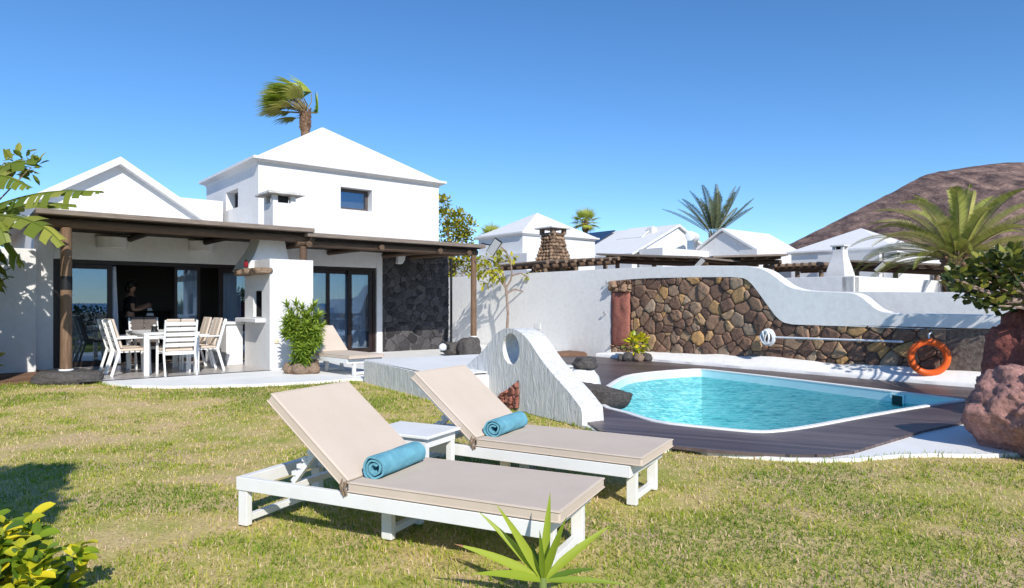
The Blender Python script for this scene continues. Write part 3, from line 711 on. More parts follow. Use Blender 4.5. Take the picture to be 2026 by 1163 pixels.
bk = H(); bk.bx(T0+th+.05, T1-th-.05, th+.05, th+.09, TZ0+.1, TZ1-.05); bk.bx(T0+th+.05,T0+th+.09,th+.12,TD-th-.1,TZ0+.1,TZ1-.05); bk.build('tower_room_wall', M['interior'], V0)
# left gable house volume behind the flat roof
gd = 1.5; pk = hp(235,318,gd); gl_ = hp(88,388,gd); gr = hp(392,431,gd)
gz0 = FT-.005; half = (gr.x-gl_.x)/2; px_ = pk.x; qa = hp(105,381,gd); qb = hp(384,427,gd); slope = .5*((pk.z-qa.z)/(pk.x-qa.x)+(pk.z-qb.z)/(qb.x-pk.x)); print('slopes',(pk.z-qa.z)/(pk.x-qa.x),(pk.z-qb.z)/(qb.x-pk.x))
hl_ = pk.x-(pk.z-gz0)/((pk.z-qa.z)/(pk.x-qa.x)); hr_ = pk.x+(pk.z-gz0)/((pk.z-qb.z)/(qb.x-pk.x))
gb = H(); gb.extrude([[(hl_,gd,gz0),(hr_,gd,gz0),(px_,gd,pk.z-.06)]], (0,5.0,0)); gb.build('gable_wall', M['plaster'], V0)
gv = H(); tk = .16
for sgn, e in ((-1,hl_),(1,hr_)):
    gv.extrude([[(e+sgn*.15,gd-.22,gz0-.075),(px_,gd-.22,pk.z-.10),(px_,gd-.22,pk.z+tk-.10),(e+sgn*.15,gd-.22,gz0+tk-.075)]], (0,5.4,0))
gv.build('gable_roof', M['plaster'], V0)
bl = H(); q0 = hp(355,390,2.2); q1 = hp(409,388,2.2); bl.bx(q0.x,q1.x+.4,2.2,2.6,FT,q0.z); bl.build('roof_parapet', M['plaster'], V0, bevel=.02)

# sliding doors
def door_leaf(s0, s1, d, z0=.12, z1=DT-.005, fw=.09, parent=V0):
    f = H(); f.bx(s0,s1,d,d+.05,z0,z0+fw); f.bx(s0,s1,d,d+.05,z1-fw,z1); f.bx(s0,s0+fw,d,d+.05,z0+fw,z1-fw); f.bx(s1-fw,s1,d,d+.05,z0+fw,z1-fw)
    fo = f.build('sliding_door', M['brown_frame'], parent, bevel=.004); p = H(); p.bx(s0+fw,s1-fw,d+.02,d+.03,z0+fw,z1-fw); p.build('pane', M['glass'], fo)
    return fo
fr = H(); fr.bx(0,S1,.06,.2,DT-.08,DT+.0-.002); fr.bx(.002,.08,.06,.2,.1,DT-.08); fr.bx(S1-.08,S1-.002,.06,.2,.1,DT-.08); fr.bx(.08,S1-.08,.06,.2,.085,.12)
fr.bx(S2a,S2b-.002,.06,.2,DT-.03,DT+.048); fr.bx(S2b-.08,S2b-.002,.06,.2,.1,DT-.03); fr.build('door_frame', M['brown_frame'], V0)
door_leaf(.085, sxp(222,.1), .08, z1=DT-.085); door_leaf(sxp(345,.16), sxp(396,.16), .15, z1=DT-.085, fw=.06); door_leaf(sxp(432,.1), S1-.085, .08, z1=DT-.085, fw=.10)
door_leaf(sxp(600,.1)+.02, sxp(652,.1), .08, z1=DT-.035); door_leaf(sxp(643,.16), sxp(697,.16), .14, z1=DT-.035); door_leaf(sxp(688,.1), S2b-.085, .08, z1=DT-.035, fw=.10)
# curtains
def curtain(label, s0, s1, d, z0, z1, amp=.035, wave=.16, tie=0, group=None):
    c = Vector(((s0+s1)/2, d, z0)); t = HB(c); n = 60; vs = []; m = 12
    for j in range(m+1):
        q = j/m; z = z0+(z1-z0)*q
        for i in range(n+1):
            p = i/n; a0, a1 = s0, s1
            if tie: a1 = s0+(s1-s0)*(.62+.38*(1-q)); 
            s = a0+(a1-a0)*p; vs.append((s, d+amp*math.sin(2*math.pi*s/wave*1.0+.6*math.sin(s*7)), z))
    fs = [(j*(n+1)+i, j*(n+1)+i+1, (j+1)*(n+1)+i+1, (j+1)*(n+1)+i) for j in range(m) for i in range(n)]
    t.add(vs, fs); o = t.build('curtain', M['curtain'], None, smooth='all'); o.location = hw(c.x,c.y,c.z); o.rotation_euler = (0,0,TH)
    so_ = o.modifiers.new('solid','SOLIDIFY'); so_.thickness = .004
    return tag(o, label, 'curtain', group)
curtain('pale gathered curtain in the open doorway beside the person', sxp(213,.3), sxp(240,.3), .34, .11, DT-.1, tie=1)
curtain('sheer grey curtain hanging behind the bedroom sliding doors', sxp(612,.3), S2b-.03, .36, .11, DT-.02, .04, .2)
curtain('dim sheer curtain behind the door panes left of the barbecue', sxp(438,.3), sxp(478,.3), .36, .11, DT-.1, .03, .14)
curtain('narrow sheer curtain behind the middle door leaf of the dining room', sxp(350,.3), sxp(392,.3), .36, .11, DT-.1, .03, .14)

# pergola
PG, Po = house_thing('pergola', 'long dark wooden pergola roof over the villa terrace', 'pergola', -.08, -2.5)
HP_ = lambda: HB(Po)
SL, SM, SR = sxp(71,-2.78), sxp(622,-2.78), sxp(962,-2.78)
r1 = HP_(); r1.bx(SL,SM,-2.80,.0-.004,2.755,2.835); r1.build('roof_boards', M['darkwood_roof'], PG, bevel=.008)
r2 = HP_(); r2.extrude([[(SM-.12,-2.76,2.672),(SR,-2.76,2.672),(SR+.75,-.004,2.672),(SM-.12,-.004,2.672)]],(0,0,.08)); r2.build('roof_boards', M['darkwood_roof'], PG, bevel=.008)  # hidden back corner widened so the roof shades the stone wall
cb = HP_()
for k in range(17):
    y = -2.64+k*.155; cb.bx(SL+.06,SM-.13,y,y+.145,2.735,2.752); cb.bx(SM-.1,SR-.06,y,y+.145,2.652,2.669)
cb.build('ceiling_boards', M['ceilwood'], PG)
be = HP_(); be.tube([(SL+.05,-2.5,2.655),(SM*.5,-2.5,2.645),(SM+.1,-2.5,2.65)], [.082,.078,.08], 14); be.build('front_beam', M['darkwood'], PG, smooth=True)
be = HP_(); be.tube([(SM-.25,-2.48,2.56),(SR*.6+SM*.4,-2.5,2.565),(SR-.08,-2.5,2.57)], [.078,.08,.076], 14); be.build('front_beam', M['darkwood'], PG, smooth=True)
for s_, z_ in [(SL+.35,2.66),(1.3,2.66),(2.7,2.66),(SM-.05,2.56),(5.6,2.58),(7.1,2.58),(SR-.4,2.575)]:
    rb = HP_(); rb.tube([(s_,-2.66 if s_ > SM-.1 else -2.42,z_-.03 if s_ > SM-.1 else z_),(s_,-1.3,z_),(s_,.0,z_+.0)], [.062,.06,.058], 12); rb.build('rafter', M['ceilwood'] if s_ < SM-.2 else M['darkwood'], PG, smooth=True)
sp1 = hp(131,600,-2.5).x; sp2 = hp(600,600,-2.5).x; sp3 = hp(937,600,-2.5).x
for s_, z0, z1, r_ in ((sp1,.285,2.58,.083),(sp3,.57,2.50,.070)):
    po = HP_(); po.tube([(s_,-2.5,z0+(z1-z0)*k/6) for k in range(7)], [r_*q for q in (1.08,1.02,1.0,.98,1.0,.97,.96)], 16)
    pp = po.build('post', M['postwood'], PG, smooth=True)
    if s_ == sp1:
        bd = HP_(); bd.tube([(s_,-2.5,1.57),(s_,-2.5,1.79)], [.087,.085], 16); bd.build('burnt_band', M['black'], pp, smooth=True)
    pb_ = HP_(); pb_.lathe([(r_*1.25,z0-.028),(r_*1.3,z0-.012),(r_*1.15,z0+.0)], 18, (s_,-2.5,0)); pb_.build('post_foot', M['paving_white'], pp)
po = HP_(); po.tube([(sp2,-2.5,2.20),(sp2,-2.5,2.35),(sp2,-2.5,2.49)], [.07,.072,.07], 14); po.build('post', M['darkwood'], PG, smooth=True)
hk = HP_(); q = hp(612,472,-2.62); hk.tube([(q.x-.02,-2.56,q.z-.06),(q.x+.02,-2.62,q.z-.02),(q.x+.05,-2.64,q.z+.05),(q.x+.02,-2.62,q.z+.09)], .014, 8); hk.build('hook', M['greywood'], PG, smooth=True)
# floodlight on the pergola's corner
fp = P(978,488,15.4); fb = thing('floodlight', 'grey tilted floodlight panel fixed at the right end of the pergola', 'lamp', fp)
m_ = MB(); mx = Matrix.Rotation(R(35),4,'Y') @ Matrix.Rotation(R(28),4,'X'); m_.bx(-.10,.10,-.03,.03,-.20,.20,mx=mx); m_.build('housing', M['black'], fb, bevel=.008)
m_ = MB(); m_.bx(-.085,.085,-.045,-.033,-.185,.185,mx=mx); m_.build('lens', M['lens'], fb)
m_ = MB(); m_.tube([(-.02,.03,.02),(-.15,.14,.06),(-.30,.25,.10)], .014, 8); m_.build('bracket', M['black'], fb)
# wall lights
def sconce(label, px, py, wpx, hpx, white=False):
    c = hp(px,py,0); t, o = house_thing('wall_light', label, 'wall lamp', c.x, 0, c.z, 'half bowl wall lights on the villa'); b = MB()
    h = hpx/FP*14.2; w2 = wpx/FP*14.2/2*1.15; n = 16; vs = []
    for k, (rr, z) in enumerate(((.86,-.5),(1.0,-.38),(1.03,.42),(1.08,.5))):
        for i in range(n+1): a = math.pi*i/n; vs.append((-math.cos(a)*w2*rr, -math.sin(a)*w2*.75*rr-.001, z*h))
    fs = [(k*(n+1)+i, k*(n+1)+i+1, (k+1)*(n+1)+i+1, (k+1)*(n+1)+i) for k in range(3) for i in range(n)]
    fs += [tuple(range(n+1))[::-1]]; b.add(vs, fs); o_ = b.build('shade', M['plaster'], t, smooth=True); sm = o_.modifiers.new('solid','SOLIDIFY'); sm.thickness = .012
sconce('half bowl plaster wall light left of the two above the dining table', 221, 481, 44, 22)
sconce('half bowl plaster wall light above the right end of the dining table', 397, 488, 40, 22)
c = hp(790,507,-.05); t, o = house_thing('wall_light', 'curved white wall light on the charcoal stone wall', 'wall lamp', c.x, -.05, c.z)
b = MB(); b.extrude([[(-.13,0,-.20),(.02,-.0,-.21),(.10,0,-.1),(.13,0,.2),(-.09,0,.2)]], (0,-.14,0)); b.build('shade', M['plaster'], t, bevel=.03, seg=3)
# ------------------------------------------------------------------ barbecue
s0_, s1_ = 3.10, 3.95; BT = 2.19
BQ, Bo = house_thing('barbecue', 'white masonry barbecue with sloping hood and chimney through the pergola roof', 'barbecue', 3.1, -2.9)
B = lambda: HB(Bo)
fpl = hw(s0_,0).to_2d(); na = hl(onplane(501,600,fpl,U)).y; nb = hl(onplane(518,600,fpl,U)).y; nd0, nd1 = sorted((na,nb))
nzt = hl(onplane(510,575,fpl,U)).z; nzb = hl(onplane(510,627,fpl,U)).z
b = B(); b.bx(s0_+.5,s1_,-2.9,-1.5,.1,BT); b.bx(s0_,s0_+.5,-2.9,nd0,.1,BT); b.bx(s0_,s0_+.5,nd1,-1.5,.1,BT); b.bx(s0_,s0_+.5,nd0,nd1,.1,nzb); b.bx(s0_,s0_+.5,nd0,nd1,nzt,BT)
b.build('body', M['plaster'], BQ)
b = B(); b.bx(s0_+.485,s0_+.497,nd0+.002,nd1-.002,nzb+.002,nzt-.002); b.bx(s0_+.06,s0_+.484,nd0+.002,nd0+.012,nzb+.002,nzt-.002); b.bx(s0_+.06,s0_+.484,nd0+.013,nd1-.013,nzt-.012,nzt-.002); b.bx(s0_+.06,s0_+.484,nd1-.012,nd1-.002,nzb+.002,nzt-.002); b.bx(s0_+.06,s0_+.484,nd0+.013,nd1-.013,nzb+.002,nzb+.008); b.build('niche_soot_shade', M['black'], BQ)  # black boxes put soot and shade into the niche opening
b = B(); b.bx(s0_-.20,s0_-.002,-2.7,-1.52,nzb-.10,nzb-.02); b.build('ledge', M['plaster'], BQ, bevel=.012)
b = B(); vs = []; prof = [(2.19,3.04,3.82,-2.05,-1.2),(2.35,3.13,3.79,-2.03,-1.3),(2.5,3.19,3.76,-2.01,-1.38),(2.65,3.23,3.74,-2.0,-1.42),(2.75,3.25,3.73,-2.0,-1.44)]
prof = [(BT-.19, 2.97, 3.84, -2.06, -1.1)]+prof
for z,a0,a1,e0,e1 in prof: vs += [(a0,e0,z),(a1,e0,z),(a1,e1,z),(a0,e1,z)]
k = len(prof); fs = [(i*4+j,i*4+(j+1)%4,(i+1)*4+(j+1)%4,(i+1)*4+j) for i in range(k-1) for j in range(4)]+[(3,2,1,0),tuple((k-1)*4+j for j in range(4))]
b.add(vs,fs); b.build('hood', M['plaster'], BQ, bevel=.015)
cq = hp(565,410,-2.0); ch = B(); a0, a1 = hp(540,410,-2.2).x, hp(585,410,-2.2).x; zt = hp(560,389,-2.0).z; zc = hp(560,404,-2.0).z
for (x0,x1) in ((a0,a0+.10),(a1-.10,a1)):
    for (y0,y1) in ((-2.2,-2.1),(-1.8,-1.7)): ch.bx(x0,x1,y0,y1,zc,zt)
ch.bx(a0,a1,-2.2,-1.7,2.84,zc); cho = ch.build('chimney', M['plaster'], BQ)
cp = B(); cp.bx(a0-.14,a1+.14,-2.36,-1.55,zt,zt+.055); cp.build('chimney_cap', simple('weathered_cap', (.42,.41,.39),(.7,.69,.66),7,.8,.4,30), cho, bevel=.012)
cp = B(); cp.bx(a0+.11,a1-.11,-2.09,-1.81,zc-.005,zt-.01); cp.build('flue', M['black'], cho)
b = B(); b.bx(2.75,3.08,-1.45,.0-.01,.1,.92); b.build('counter_wall', M['plaster'], BQ, bevel=.01)
b = B(); b.bx(2.70,3.10,-1.49,-.012,.922,.97); b.build('counter_top', M['plaster'], BQ, bevel=.01)
# rough stone mantel
mt = B(); r_ = random.Random(3)
for e0, e1 in ((-2.95,-2.35),(-2.36,-1.9),(-1.92,-1.4)):
    rock_mesh(mt, (s0_-.08,(e0+e1)/2,1.97+r_.uniform(-.015,.015)), (.19,(e1-e0)*.60,.10), seed=int(abs(e0*10)), sub=4, amp=.12, freq=2, planes=[(0,0,1,.62),(0,0,-1,.62),(-1,.2,0,.8),(0,-1,.1,.85),(0,1,.1,.85),(-.7,-.7,.2,.85)])
mt.build('stone_mantel', M['brown_stone'], BQ, smooth='all')
sw = B(); q = hp(548,675,-2.9); sw.bx(q.x-.05,q.x+.03,-2.925,-2.902,q.z-.04,q.z+.035); sw.build('socket_box', simple('cream_plastic', (.62,.56,.40), None), BQ, bevel=.006)
q = hl(onplane(487,533,hw(s0_-.15,0).to_2d(),U)); lt = thing('lantern', 'small red lantern standing on the stone mantel', 'lantern', hw(q.x,q.y,2.06))
b = MB(); b.lathe([(.035,0),(.04,.02),(.036,.10),(.02,.12)], 12); b.build('glass', M['red'], lt, smooth=True); b = MB(); b.lathe([(.038,.12),(.03,.14),(.008,.155)],12); b.build('lid', M['black'], lt, smooth=True)

# shrub growing in a ring of rocks beside the barbecue
sx0, sy0 = -3.77, 12.12
def rosette(mb, c, d, n, L, W, rnd, spread=1.1, t0=.2, t1=1, droop=.5):
    d = Vector(d).normalized(); a = d.orthogonal().normalized(); b = d.cross(a)
    for i in range(n):
        az = i*2.4; el = spread*(.12+.88*(i+.5)/n)
        v = d*math.cos(el)+(a*math.cos(az)+b*math.sin(az))*math.sin(el)
        mb.leaf(c+d*(-.06*(i/n)), v, d, L*rnd.uniform(.8,1.15), W, droop, .12, 3, min(1,max(0,rnd.uniform(t0,t1)-.35*(i/n))))
rd = random.Random(11); sh = thing('shrub', 'bushy green shrub of narrow leaf tufts in front of the barbecue', 'shrub', (sx0,sy0,PZ))
st = MB(); lv = MB()
tips = [(-.26,0,1.20),(-.12,.06,1.22),(.02,-.05,1.16),(.14,.0,1.10),(.30,-.05,1.02),(.22,.1,.95),(-.2,-.1,.98),(.05,.1,.95),(.34,.0,.82),(.12,-.16,.86),(-.08,-.14,.80),(.24,-.12,.66),(.02,-.16,.62),(.16,-.15,.50),(-.04,-.1,.46),(.08,-.12,.36),(-.18,.05,1.05),(.2,.02,1.2),(.1,-.1,1.02),(.28,-.1,.74),(-.28,-.02,.92)]
for x,y,z in tips:
    tp = Vector((x,y,z)); st.tube([(0,0,.1),(x*.35,y*.4,z*.5),(x*.95,y*.95,z-.03)], [.016,.011,.007], 6)
    rosette(lv, tp, (x*.8+rd.uniform(-.2,.2),y-.1,.9), 38, .17, .040, rd, 1.9, .25, 1.05, .6)
    for e_ in range(2): rosette(lv, tp*.86+Vector((rd.uniform(-.1,.1),rd.uniform(-.14,.02),rd.uniform(-.16,-.02))), (x*.6+rd.uniform(-.5,.5),-.5,.8), 24, .15, .038, rd, 1.8, .15, .9, .6)
st.build('stem', M['bark'], sh); lv.build('foliage', M['leaf_shrub'], sh, fix=False)
rk = thing('rock_ring', 'low ring of rounded stones around the shrub stem', 'rock', (sx0,sy0,PZ))
for i,(x,y,r0,hh) in enumerate([(-.20,-.06,.13,.15),(.02,-.14,.15,.16),(.22,-.06,.12,.14),(-.1,.14,.15,.2),(.14,.14,.14,.19)]):
    q = MB(); rock_mesh(q, (x,y,hh*.55), (r0,r0*.9,hh*.75), seed=20+i, sub=3, amp=.25); q.build('stone', M['brown_stone'], rk, smooth='all')
so_ = MB(); so_.lathe([(.22,0),(.24,.05),(.1,.11)], 14); so_.build('soil', M['soil'], rk)

# ------------------------------------------------------------------ dining set
ts, td = hl(G(285,744,PZ)).x, hl(G(285,744,PZ)).y
TB, To = house_thing('dining_table', 'white rectangular dining table under the pergola', 'table', ts+.45, td+.8, PZ)
TW, TL, THt = .90, 1.6, .74
b = MB(); b.bx(-TW/2,TW/2,-TL/2,TL/2,THt-.035,THt); b.build('tabletop', M['white_paint'], TB, bevel=.006)
b = MB(); b.bx(-TW/2+.03,TW/2-.03,-TL/2+.03,-TL/2+.05,THt-.11,THt-.036); b.bx(-TW/2+.03,TW/2-.03,TL/2-.05,TL/2-.03,THt-.11,THt-.036)
b.bx(-TW/2+.03,-TW/2+.05,-TL/2+.05,TL/2-.05,THt-.11,THt-.036); b.bx(TW/2-.05,TW/2-.03,-TL/2+.05,TL/2-.05,THt-.11,THt-.036); b.build('apron', M['white_paint'], TB)
for sx in (-1,1):
    for sy in (-1,1):
        b = MB(); x, y = sx*(TW/2-.045), sy*(TL/2-.045); b.bx(x-.04,x+.04,y-.04,y+.04,0,THt-.037); b.build('leg', M['white_paint'], TB, bevel=.006)
hd = thing('candle_holder', 'small black candle holder on the dining table', 'candle holder', TB.matrix_world @ Vector((0,0,0)) if False else hw(ts+.25,td+.42,PZ+THt))
b = MB(); b.lathe([(.055,0),(.06,.01),(.045,.06),(.055,.10),(.05,.105),(.03,.06)], 14); b.build('cup', M['black'], hd, smooth=True); b = MB(); b.lathe([(.028,.061),(.028,.125),(.02,.13)],12); b.build('candle', M['white_paint'], hd, smooth=True)
def make_chair(name, label, cmat):
    t = thing(name, label, 'chair', group='white slatted chairs round the dining table')   # seat faces +y
    wd, dp = .25, .25
    for sx in (-1,1):
        b = MB(); b.bar((sx*wd,dp,0),(sx*wd,dp-.02,.64),.028,.04); b.build('leg', M['white_paint'], t, bevel=.004)
        b = MB(); b.bar((sx*wd,-dp-.10,0),(sx*wd,-dp+.02,.42),.028,.045,(0,1,0)); b.bar((sx*wd,-dp+.02,.41),(sx*wd,-dp-.13,.96),.028,.045,(0,1,0)); b.build('leg', M['white_paint'], t, bevel=.004)
        b = MB(); b.bar((sx*wd,dp+.03,.655),(sx*wd,-dp-.06,.645),.05,.025); b.build('armrest', M['white_paint'], t, bevel=.006)
    b = MB()
    for k in range(5): z = .50+k*.092; y = -dp+.02-.15*(z-.41)/.55; b.bar((-wd+.015,y,z+.03),(wd-.015,y,z+.03),.015,.062,(0,-.26,.96))
    b.build('backrest', M['white_paint'], t, bevel=.003)
    b = MB()
    for k in range(6): y = -.2+k*.085; b.bx(-wd+.016,wd-.016,y-.03,y+.03,.40,.418)
    b.bx(-wd+.014,wd-.014,dp-.01,dp+.012,.36,.40); b.bx(-wd+.014,wd-.014,-dp+.01,-dp+.035,.36,.40); b.build('seat', M['white_paint'], t)
    b = MB(); b.bx(-.225,.225,-.22,.25,.42,.465); b.build('seat_cushion', cmat, t, bevel=.018, seg=3)
    b = MB()
    for x0,x1 in ((-.225,-.005),(.005,.225)):
        b.add([(x0,-.205,.47),(x1,-.205,.47),(x1,-.165,.475),(x0,-.165,.475),(x0,-.345,.975),(x1,-.345,.975),(x1,-.305,.985),(x0,-.305,.985)],[(0,3,2,1),(4,5,6,7),(0,1,5,4),(1,2,6,5),(2,3,7,6),(3,0,4,7)])
    b.build('back_cushion', cmat, t, bevel=.015, seg=3)
    return t
ch0 = make_chair('dining_chair', 'white slatted armchair with its back to the lawn, at the near end of the table', M['fabric_beige'])
def put(o, s, d, face):   # face in house frame
    o.location = hw(s,d,PZ); o.rotation_euler = (0,0,TH+face)
put(ch0, ts+.50, td-.02, 0)
for s,d,fa,lb in ((ts-.10,td+.50,-90,'white armchair with beige cushion, on the left of the table nearer the lawn'),(ts-.10,td+1.16,-90,'white armchair on the left of the table, half hidden behind the chair nearer the lawn'),
                  (ts+1.02,td+.42,90,'white armchair with split beige back cushion, right of the table nearer the lawn'),(ts+1.02,td+1.10,90,'white armchair right of the table, nearer the house doors')):
    c_ = dup(ch0, label=lb); put(c_, s, d, R(fa))
ch6 = make_chair('dining_chair', 'white armchair with taupe cushions at the far end of the table by the doorway', M['fabric_grey']); put(ch6, ts+.42, td+1.85, R(180))

# ------------------------------------------------------------------ loungers, towels, side table
def make_lounger():
    t = thing('sun_lounger', '', 'sun lounger', group='sun loungers with beige cushions'); L, W = 2.09, .35
    f = MB(); z0, z1 = .215, .295
    f.bx(0,L-.06,-W,-W+.035,z0,z1); f.bx(0,L-.06,W-.035,W,z0,z1); f.bx(0,.05,-W+.036,W-.036,z0,z1); f.bx(L-.10,L-.061,-W+.036,W-.036,z0,z1)
    f.bx(.78,.82,-W+.036,W-.036,z0+.01,z1-.015); f.bx(.30,.34,-W+.036,W-.036,z0+.005,z0+.045)
    f.build('frame', M['white_paint'], t, bevel=.004)
    s = MB()
    for k in range(12): x = .87+k*.10; s.bx(x,x+.07,-W+.037,W-.037,z1-.024,z1-.004)
    s.build('seat_slats', M['white_paint'], t)
    for x, y0, y1 in ((.045,-W+.03,W-.03),(.98,-.15,.15),(1.99,-.19,.24)):
        for y in (y0,y1):
            b = MB(); b.bx(x-.035,x+.035,y-.022,y+.022,0,z0-.001); b.build('leg', M['white_paint'], t, bevel=.004)
        b = MB(); b.bx(x-.02,x+.02,y0+.023,y1-.023,.02,.06); b.build('stretcher', M['white_paint'], t, bevel=.003)
    al = R(38.5); bl = .71; dx, dz = -math.cos(al), math.sin(al); px, pz = .80, z1-.005
    rot = Matrix.Translation((px,0,pz)) @ Matrix.Rotation(al,4,'Y')     # local -x axis climbs
    b = MB(); b.bx(-bl,-.0,-W+.04,-W+.075,0,.03,mx=rot); b.bx(-bl,0,W-.075,W-.04,0,.03,mx=rot)
    for k in range(8): x = -bl+.02+k*.098; b.bx(x,x+.07,-W+.076,W-.076,.006,.026,mx=rot)
    b.build('backrest_frame', M['white_paint'], t)
    pr = MB(); pr.bar((.32,.20,z0+.05),(px+dx*.36,.20,pz+dz*.36-.02),.03,.035); pr.build('backrest_support', M['white_paint'], t)
    pr = MB(); pr.bar((.32,-.20,z0+.05),(px+dx*.36,-.20,pz+dz*.36-.02),.03,.035)
    for k in range(4): q = .2+k*.2; pr.bx(.32+(px+dx*.36-.32)*q-.035,.32+(px+dx*.36-.32)*q-.005,-.225,-.185,z0+.05+(pz+dz*.36-.07-z0)*q,z0+.075+(pz+dz*.36-.07-z0)*q)
    pr.build('backrest_support', M['white_paint'], t)
    # cushion: seat slab and back slab joined at the fold
    cu = MB(); ct = .064
    cu.bx(.845,L+.02,-W,W,z1+.002,z1+ct); c1 = cu
    c1o = cu.build('seat_cushion', M['fabric_beige'], t, bevel=.013, seg=3)
    pp = MB()
    for zz in (z1+ct-.006,z1+.010): pp.tube([(.847,-W,zz),(L+.018,-W,zz)],.0045,6); pp.tube([(L+.02,-W,zz),(L+.02,W,zz)],.0045,6); pp.tube([(L+.018,W,zz),(.847,W,zz)],.0045,6)
    pp.build('piping', M['fabric_beige'], c1o, smooth=True)
    cu = MB(); cu.bx(-bl-.02,-.005,-W,W,.032,.032+ct,mx=rot); c2o = cu.build('back_cushion', M['fabric_beige'], t, bevel=.013, seg=3)
    pp = MB()
    for zz in (.032+ct-.006,.038): pp.tube([rot@Vector(v) for v in ((-.008,-W,zz),(-bl-.018,-W,zz))],.0045,6); pp.tube([rot@Vector(v) for v in ((-bl-.02,-W,zz),(-bl-.02,W,zz))],.0045,6); pp.tube([rot@Vector(v) for v in ((-bl-.018,W,zz),(-.008,W,zz))],.0045,6)
    pp.build('piping', M['fabric_beige'], c2o, smooth=True)
    ti = MB()
    for y in (-W-.006,):
        for k,(xx,zz) in enumerate(((.825,z1+.035),(.842,z1+.045),(.812,z1+.05))): ti.tube([(xx,y+.012,zz+.03),(xx-.006,y-.006,zz-.01),(xx+.004,y,zz-.055)], .006, 6)
    ti.build('cushion_tie', M['brown_stone'], t, smooth=True)
    return t
L1 = make_lounger(); L1['label'] = 'nearest white sun lounger with beige cushion on the lawn, behind the spiky plant'
xv = lambda a: Vector((math.cos(a), math.sin(a))); yv = lambda a: Vector((-math.sin(a), math.cos(a)))
a1_ = R(-25.2); c0_ = G(474,1040,.0).to_2d()+yv(a1_)*.35-xv(a1_)*.03; L1.location = (c0_.x, c0_.y, 0); L1.rotation_euler = (0,0,a1_)
a2_ = R(-29.5); c2_ = Vector((-.83,5.68)); L2 = dup(L1, (c2_.x,c2_.y,0), a2_, 'white sun lounger with beige cushion beside the wavy plaster wall')
f3 = hp(632,692,-3.0); L3 = dup(L1, None, None, 'white sun lounger with beige cushion on the patio between shrub and low block')
a3_ = R(-46); p3 = Vector((-3.98,13.25)); L3.location = (p3.x,p3.y,PZ); L3.rotation_euler = (0,0,a3_)
stb = thing('side_table', 'low square white side table between the two lawn loungers', 'table', (-.70,4.93,0), R(-27.5))
b = MB(); b.bx(-.30,.25,-.215,.215,.412,.435); b.build('tabletop', M['white_paint'], stb, bevel=.006)
b = MB(); b.bx(-.265,.215,-.19,-.165,.345,.411); b.bx(-.265,.215,.165,.19,.345,.411); b.bx(-.265,-.24,-.164,.164,.345,.411); b.bx(.19,.215,-.164,.164,.345,.411); b.build('apron', M['white_paint'], stb)
for sx in (-1,1):
    for sy in (-1,1): b = MB(); xx = .19 if sx > 0 else -.24; b.bx(xx-.024,xx+.024,sy*.165-.024,sy*.165+.024,0,.344); b.build('leg', M['white_paint'], stb, bevel=.004)
def towel(label, L, x, y0, y1, r=.066, seed=0):
    base = L.matrix_basis @ Vector((x, y0, .360)); rot = L.rotation_euler.z
    n = 90; turns = 2.6; vs = []; fs = []; m = 14; rr = random.Random(seed)
    for side_ in (0,1):
        for j in range(m+1):
            q = j/m; y = (y1-y0)*q
            for i in range(n+1):
                p = i/n; a = p*turns*2*math.pi+.7; k = .022+(r-.022)*p
                k += (-.0065 if side_ else .0045)
                wob = .006*noise.noise(Vector((math.cos(a)*1.5+seed, math.sin(a)*1.5, y*7)))*(.3+p)
                px_, pz_ = math.cos(a)*(k+wob)*1.08, math.sin(a)*(k+wob)
                pz_ = max(pz_, -r*.80)
                yo = .010*noise.noise(Vector((a*.6, seed, 3)))*(1 if j in (0,m) else 0)
                vs.append((px_, y+yo, pz_+r*.80))
    N1 = (n+1)*(m+1)
    for s in (0,1):
        for j in range(m):
            for i in range(n): a = s*N1+j*(n+1)+i; fs.append((a,a+1,a+n+2,a+n+1))
    for j in (0,m):
        for i in range(n): a = j*(n+1)+i; fs.append((a,a+1,N1+a+1,N1+a))
    for i in (0,n):
        for j in range(m): a = j*(n+1)+i; fs.append((a,a+n+1,N1+a+n+1,N1+a))
    b = MB(); b.add(vs,fs); o = b.build('towel', M['towel'], None, smooth=True, angle=60); o.location = base; o.rotation_euler = (0,0,rot+R(2))
    return tag(o, label, 'towel', 'rolled turquoise towels on the loungers')
towel('rolled turquoise towel on the nearest lounger', L1, .945, -.24, .22, .072, 1)
towel('rolled turquoise towel on the lounger beside the wavy plaster wall', L2, .93, -.24, .20, .072, 5)

# ------------------------------------------------------------------ person inside the doorway
ps = hp(256,600,.9); PB = thing('person', 'person in a black t-shirt standing inside the open dining room doorway', 'person', hw(ps.x,.9,.1), TH)
def skin(name, verts, edges, radii, mat, parent, root=0, sub=2):
    me = bpy.data.meshes.new(name); me.from_pydata(verts, edges, []); me.materials.append(mat); o = bpy.data.objects.new(name, me); COL.objects.link(o); o.parent = parent
    mo = o.modifiers.new('skin','SKIN'); mo.use_smooth_shade = True
    sv = me.skin_vertices[0].data
    for i, r in enumerate(radii): sv[i].radius = r if isinstance(r, tuple) else (r,r); sv[i].use_root = (i == root)
    s = o.modifiers.new('sub','SUBSURF'); s.levels = s.render_levels = sub; return o
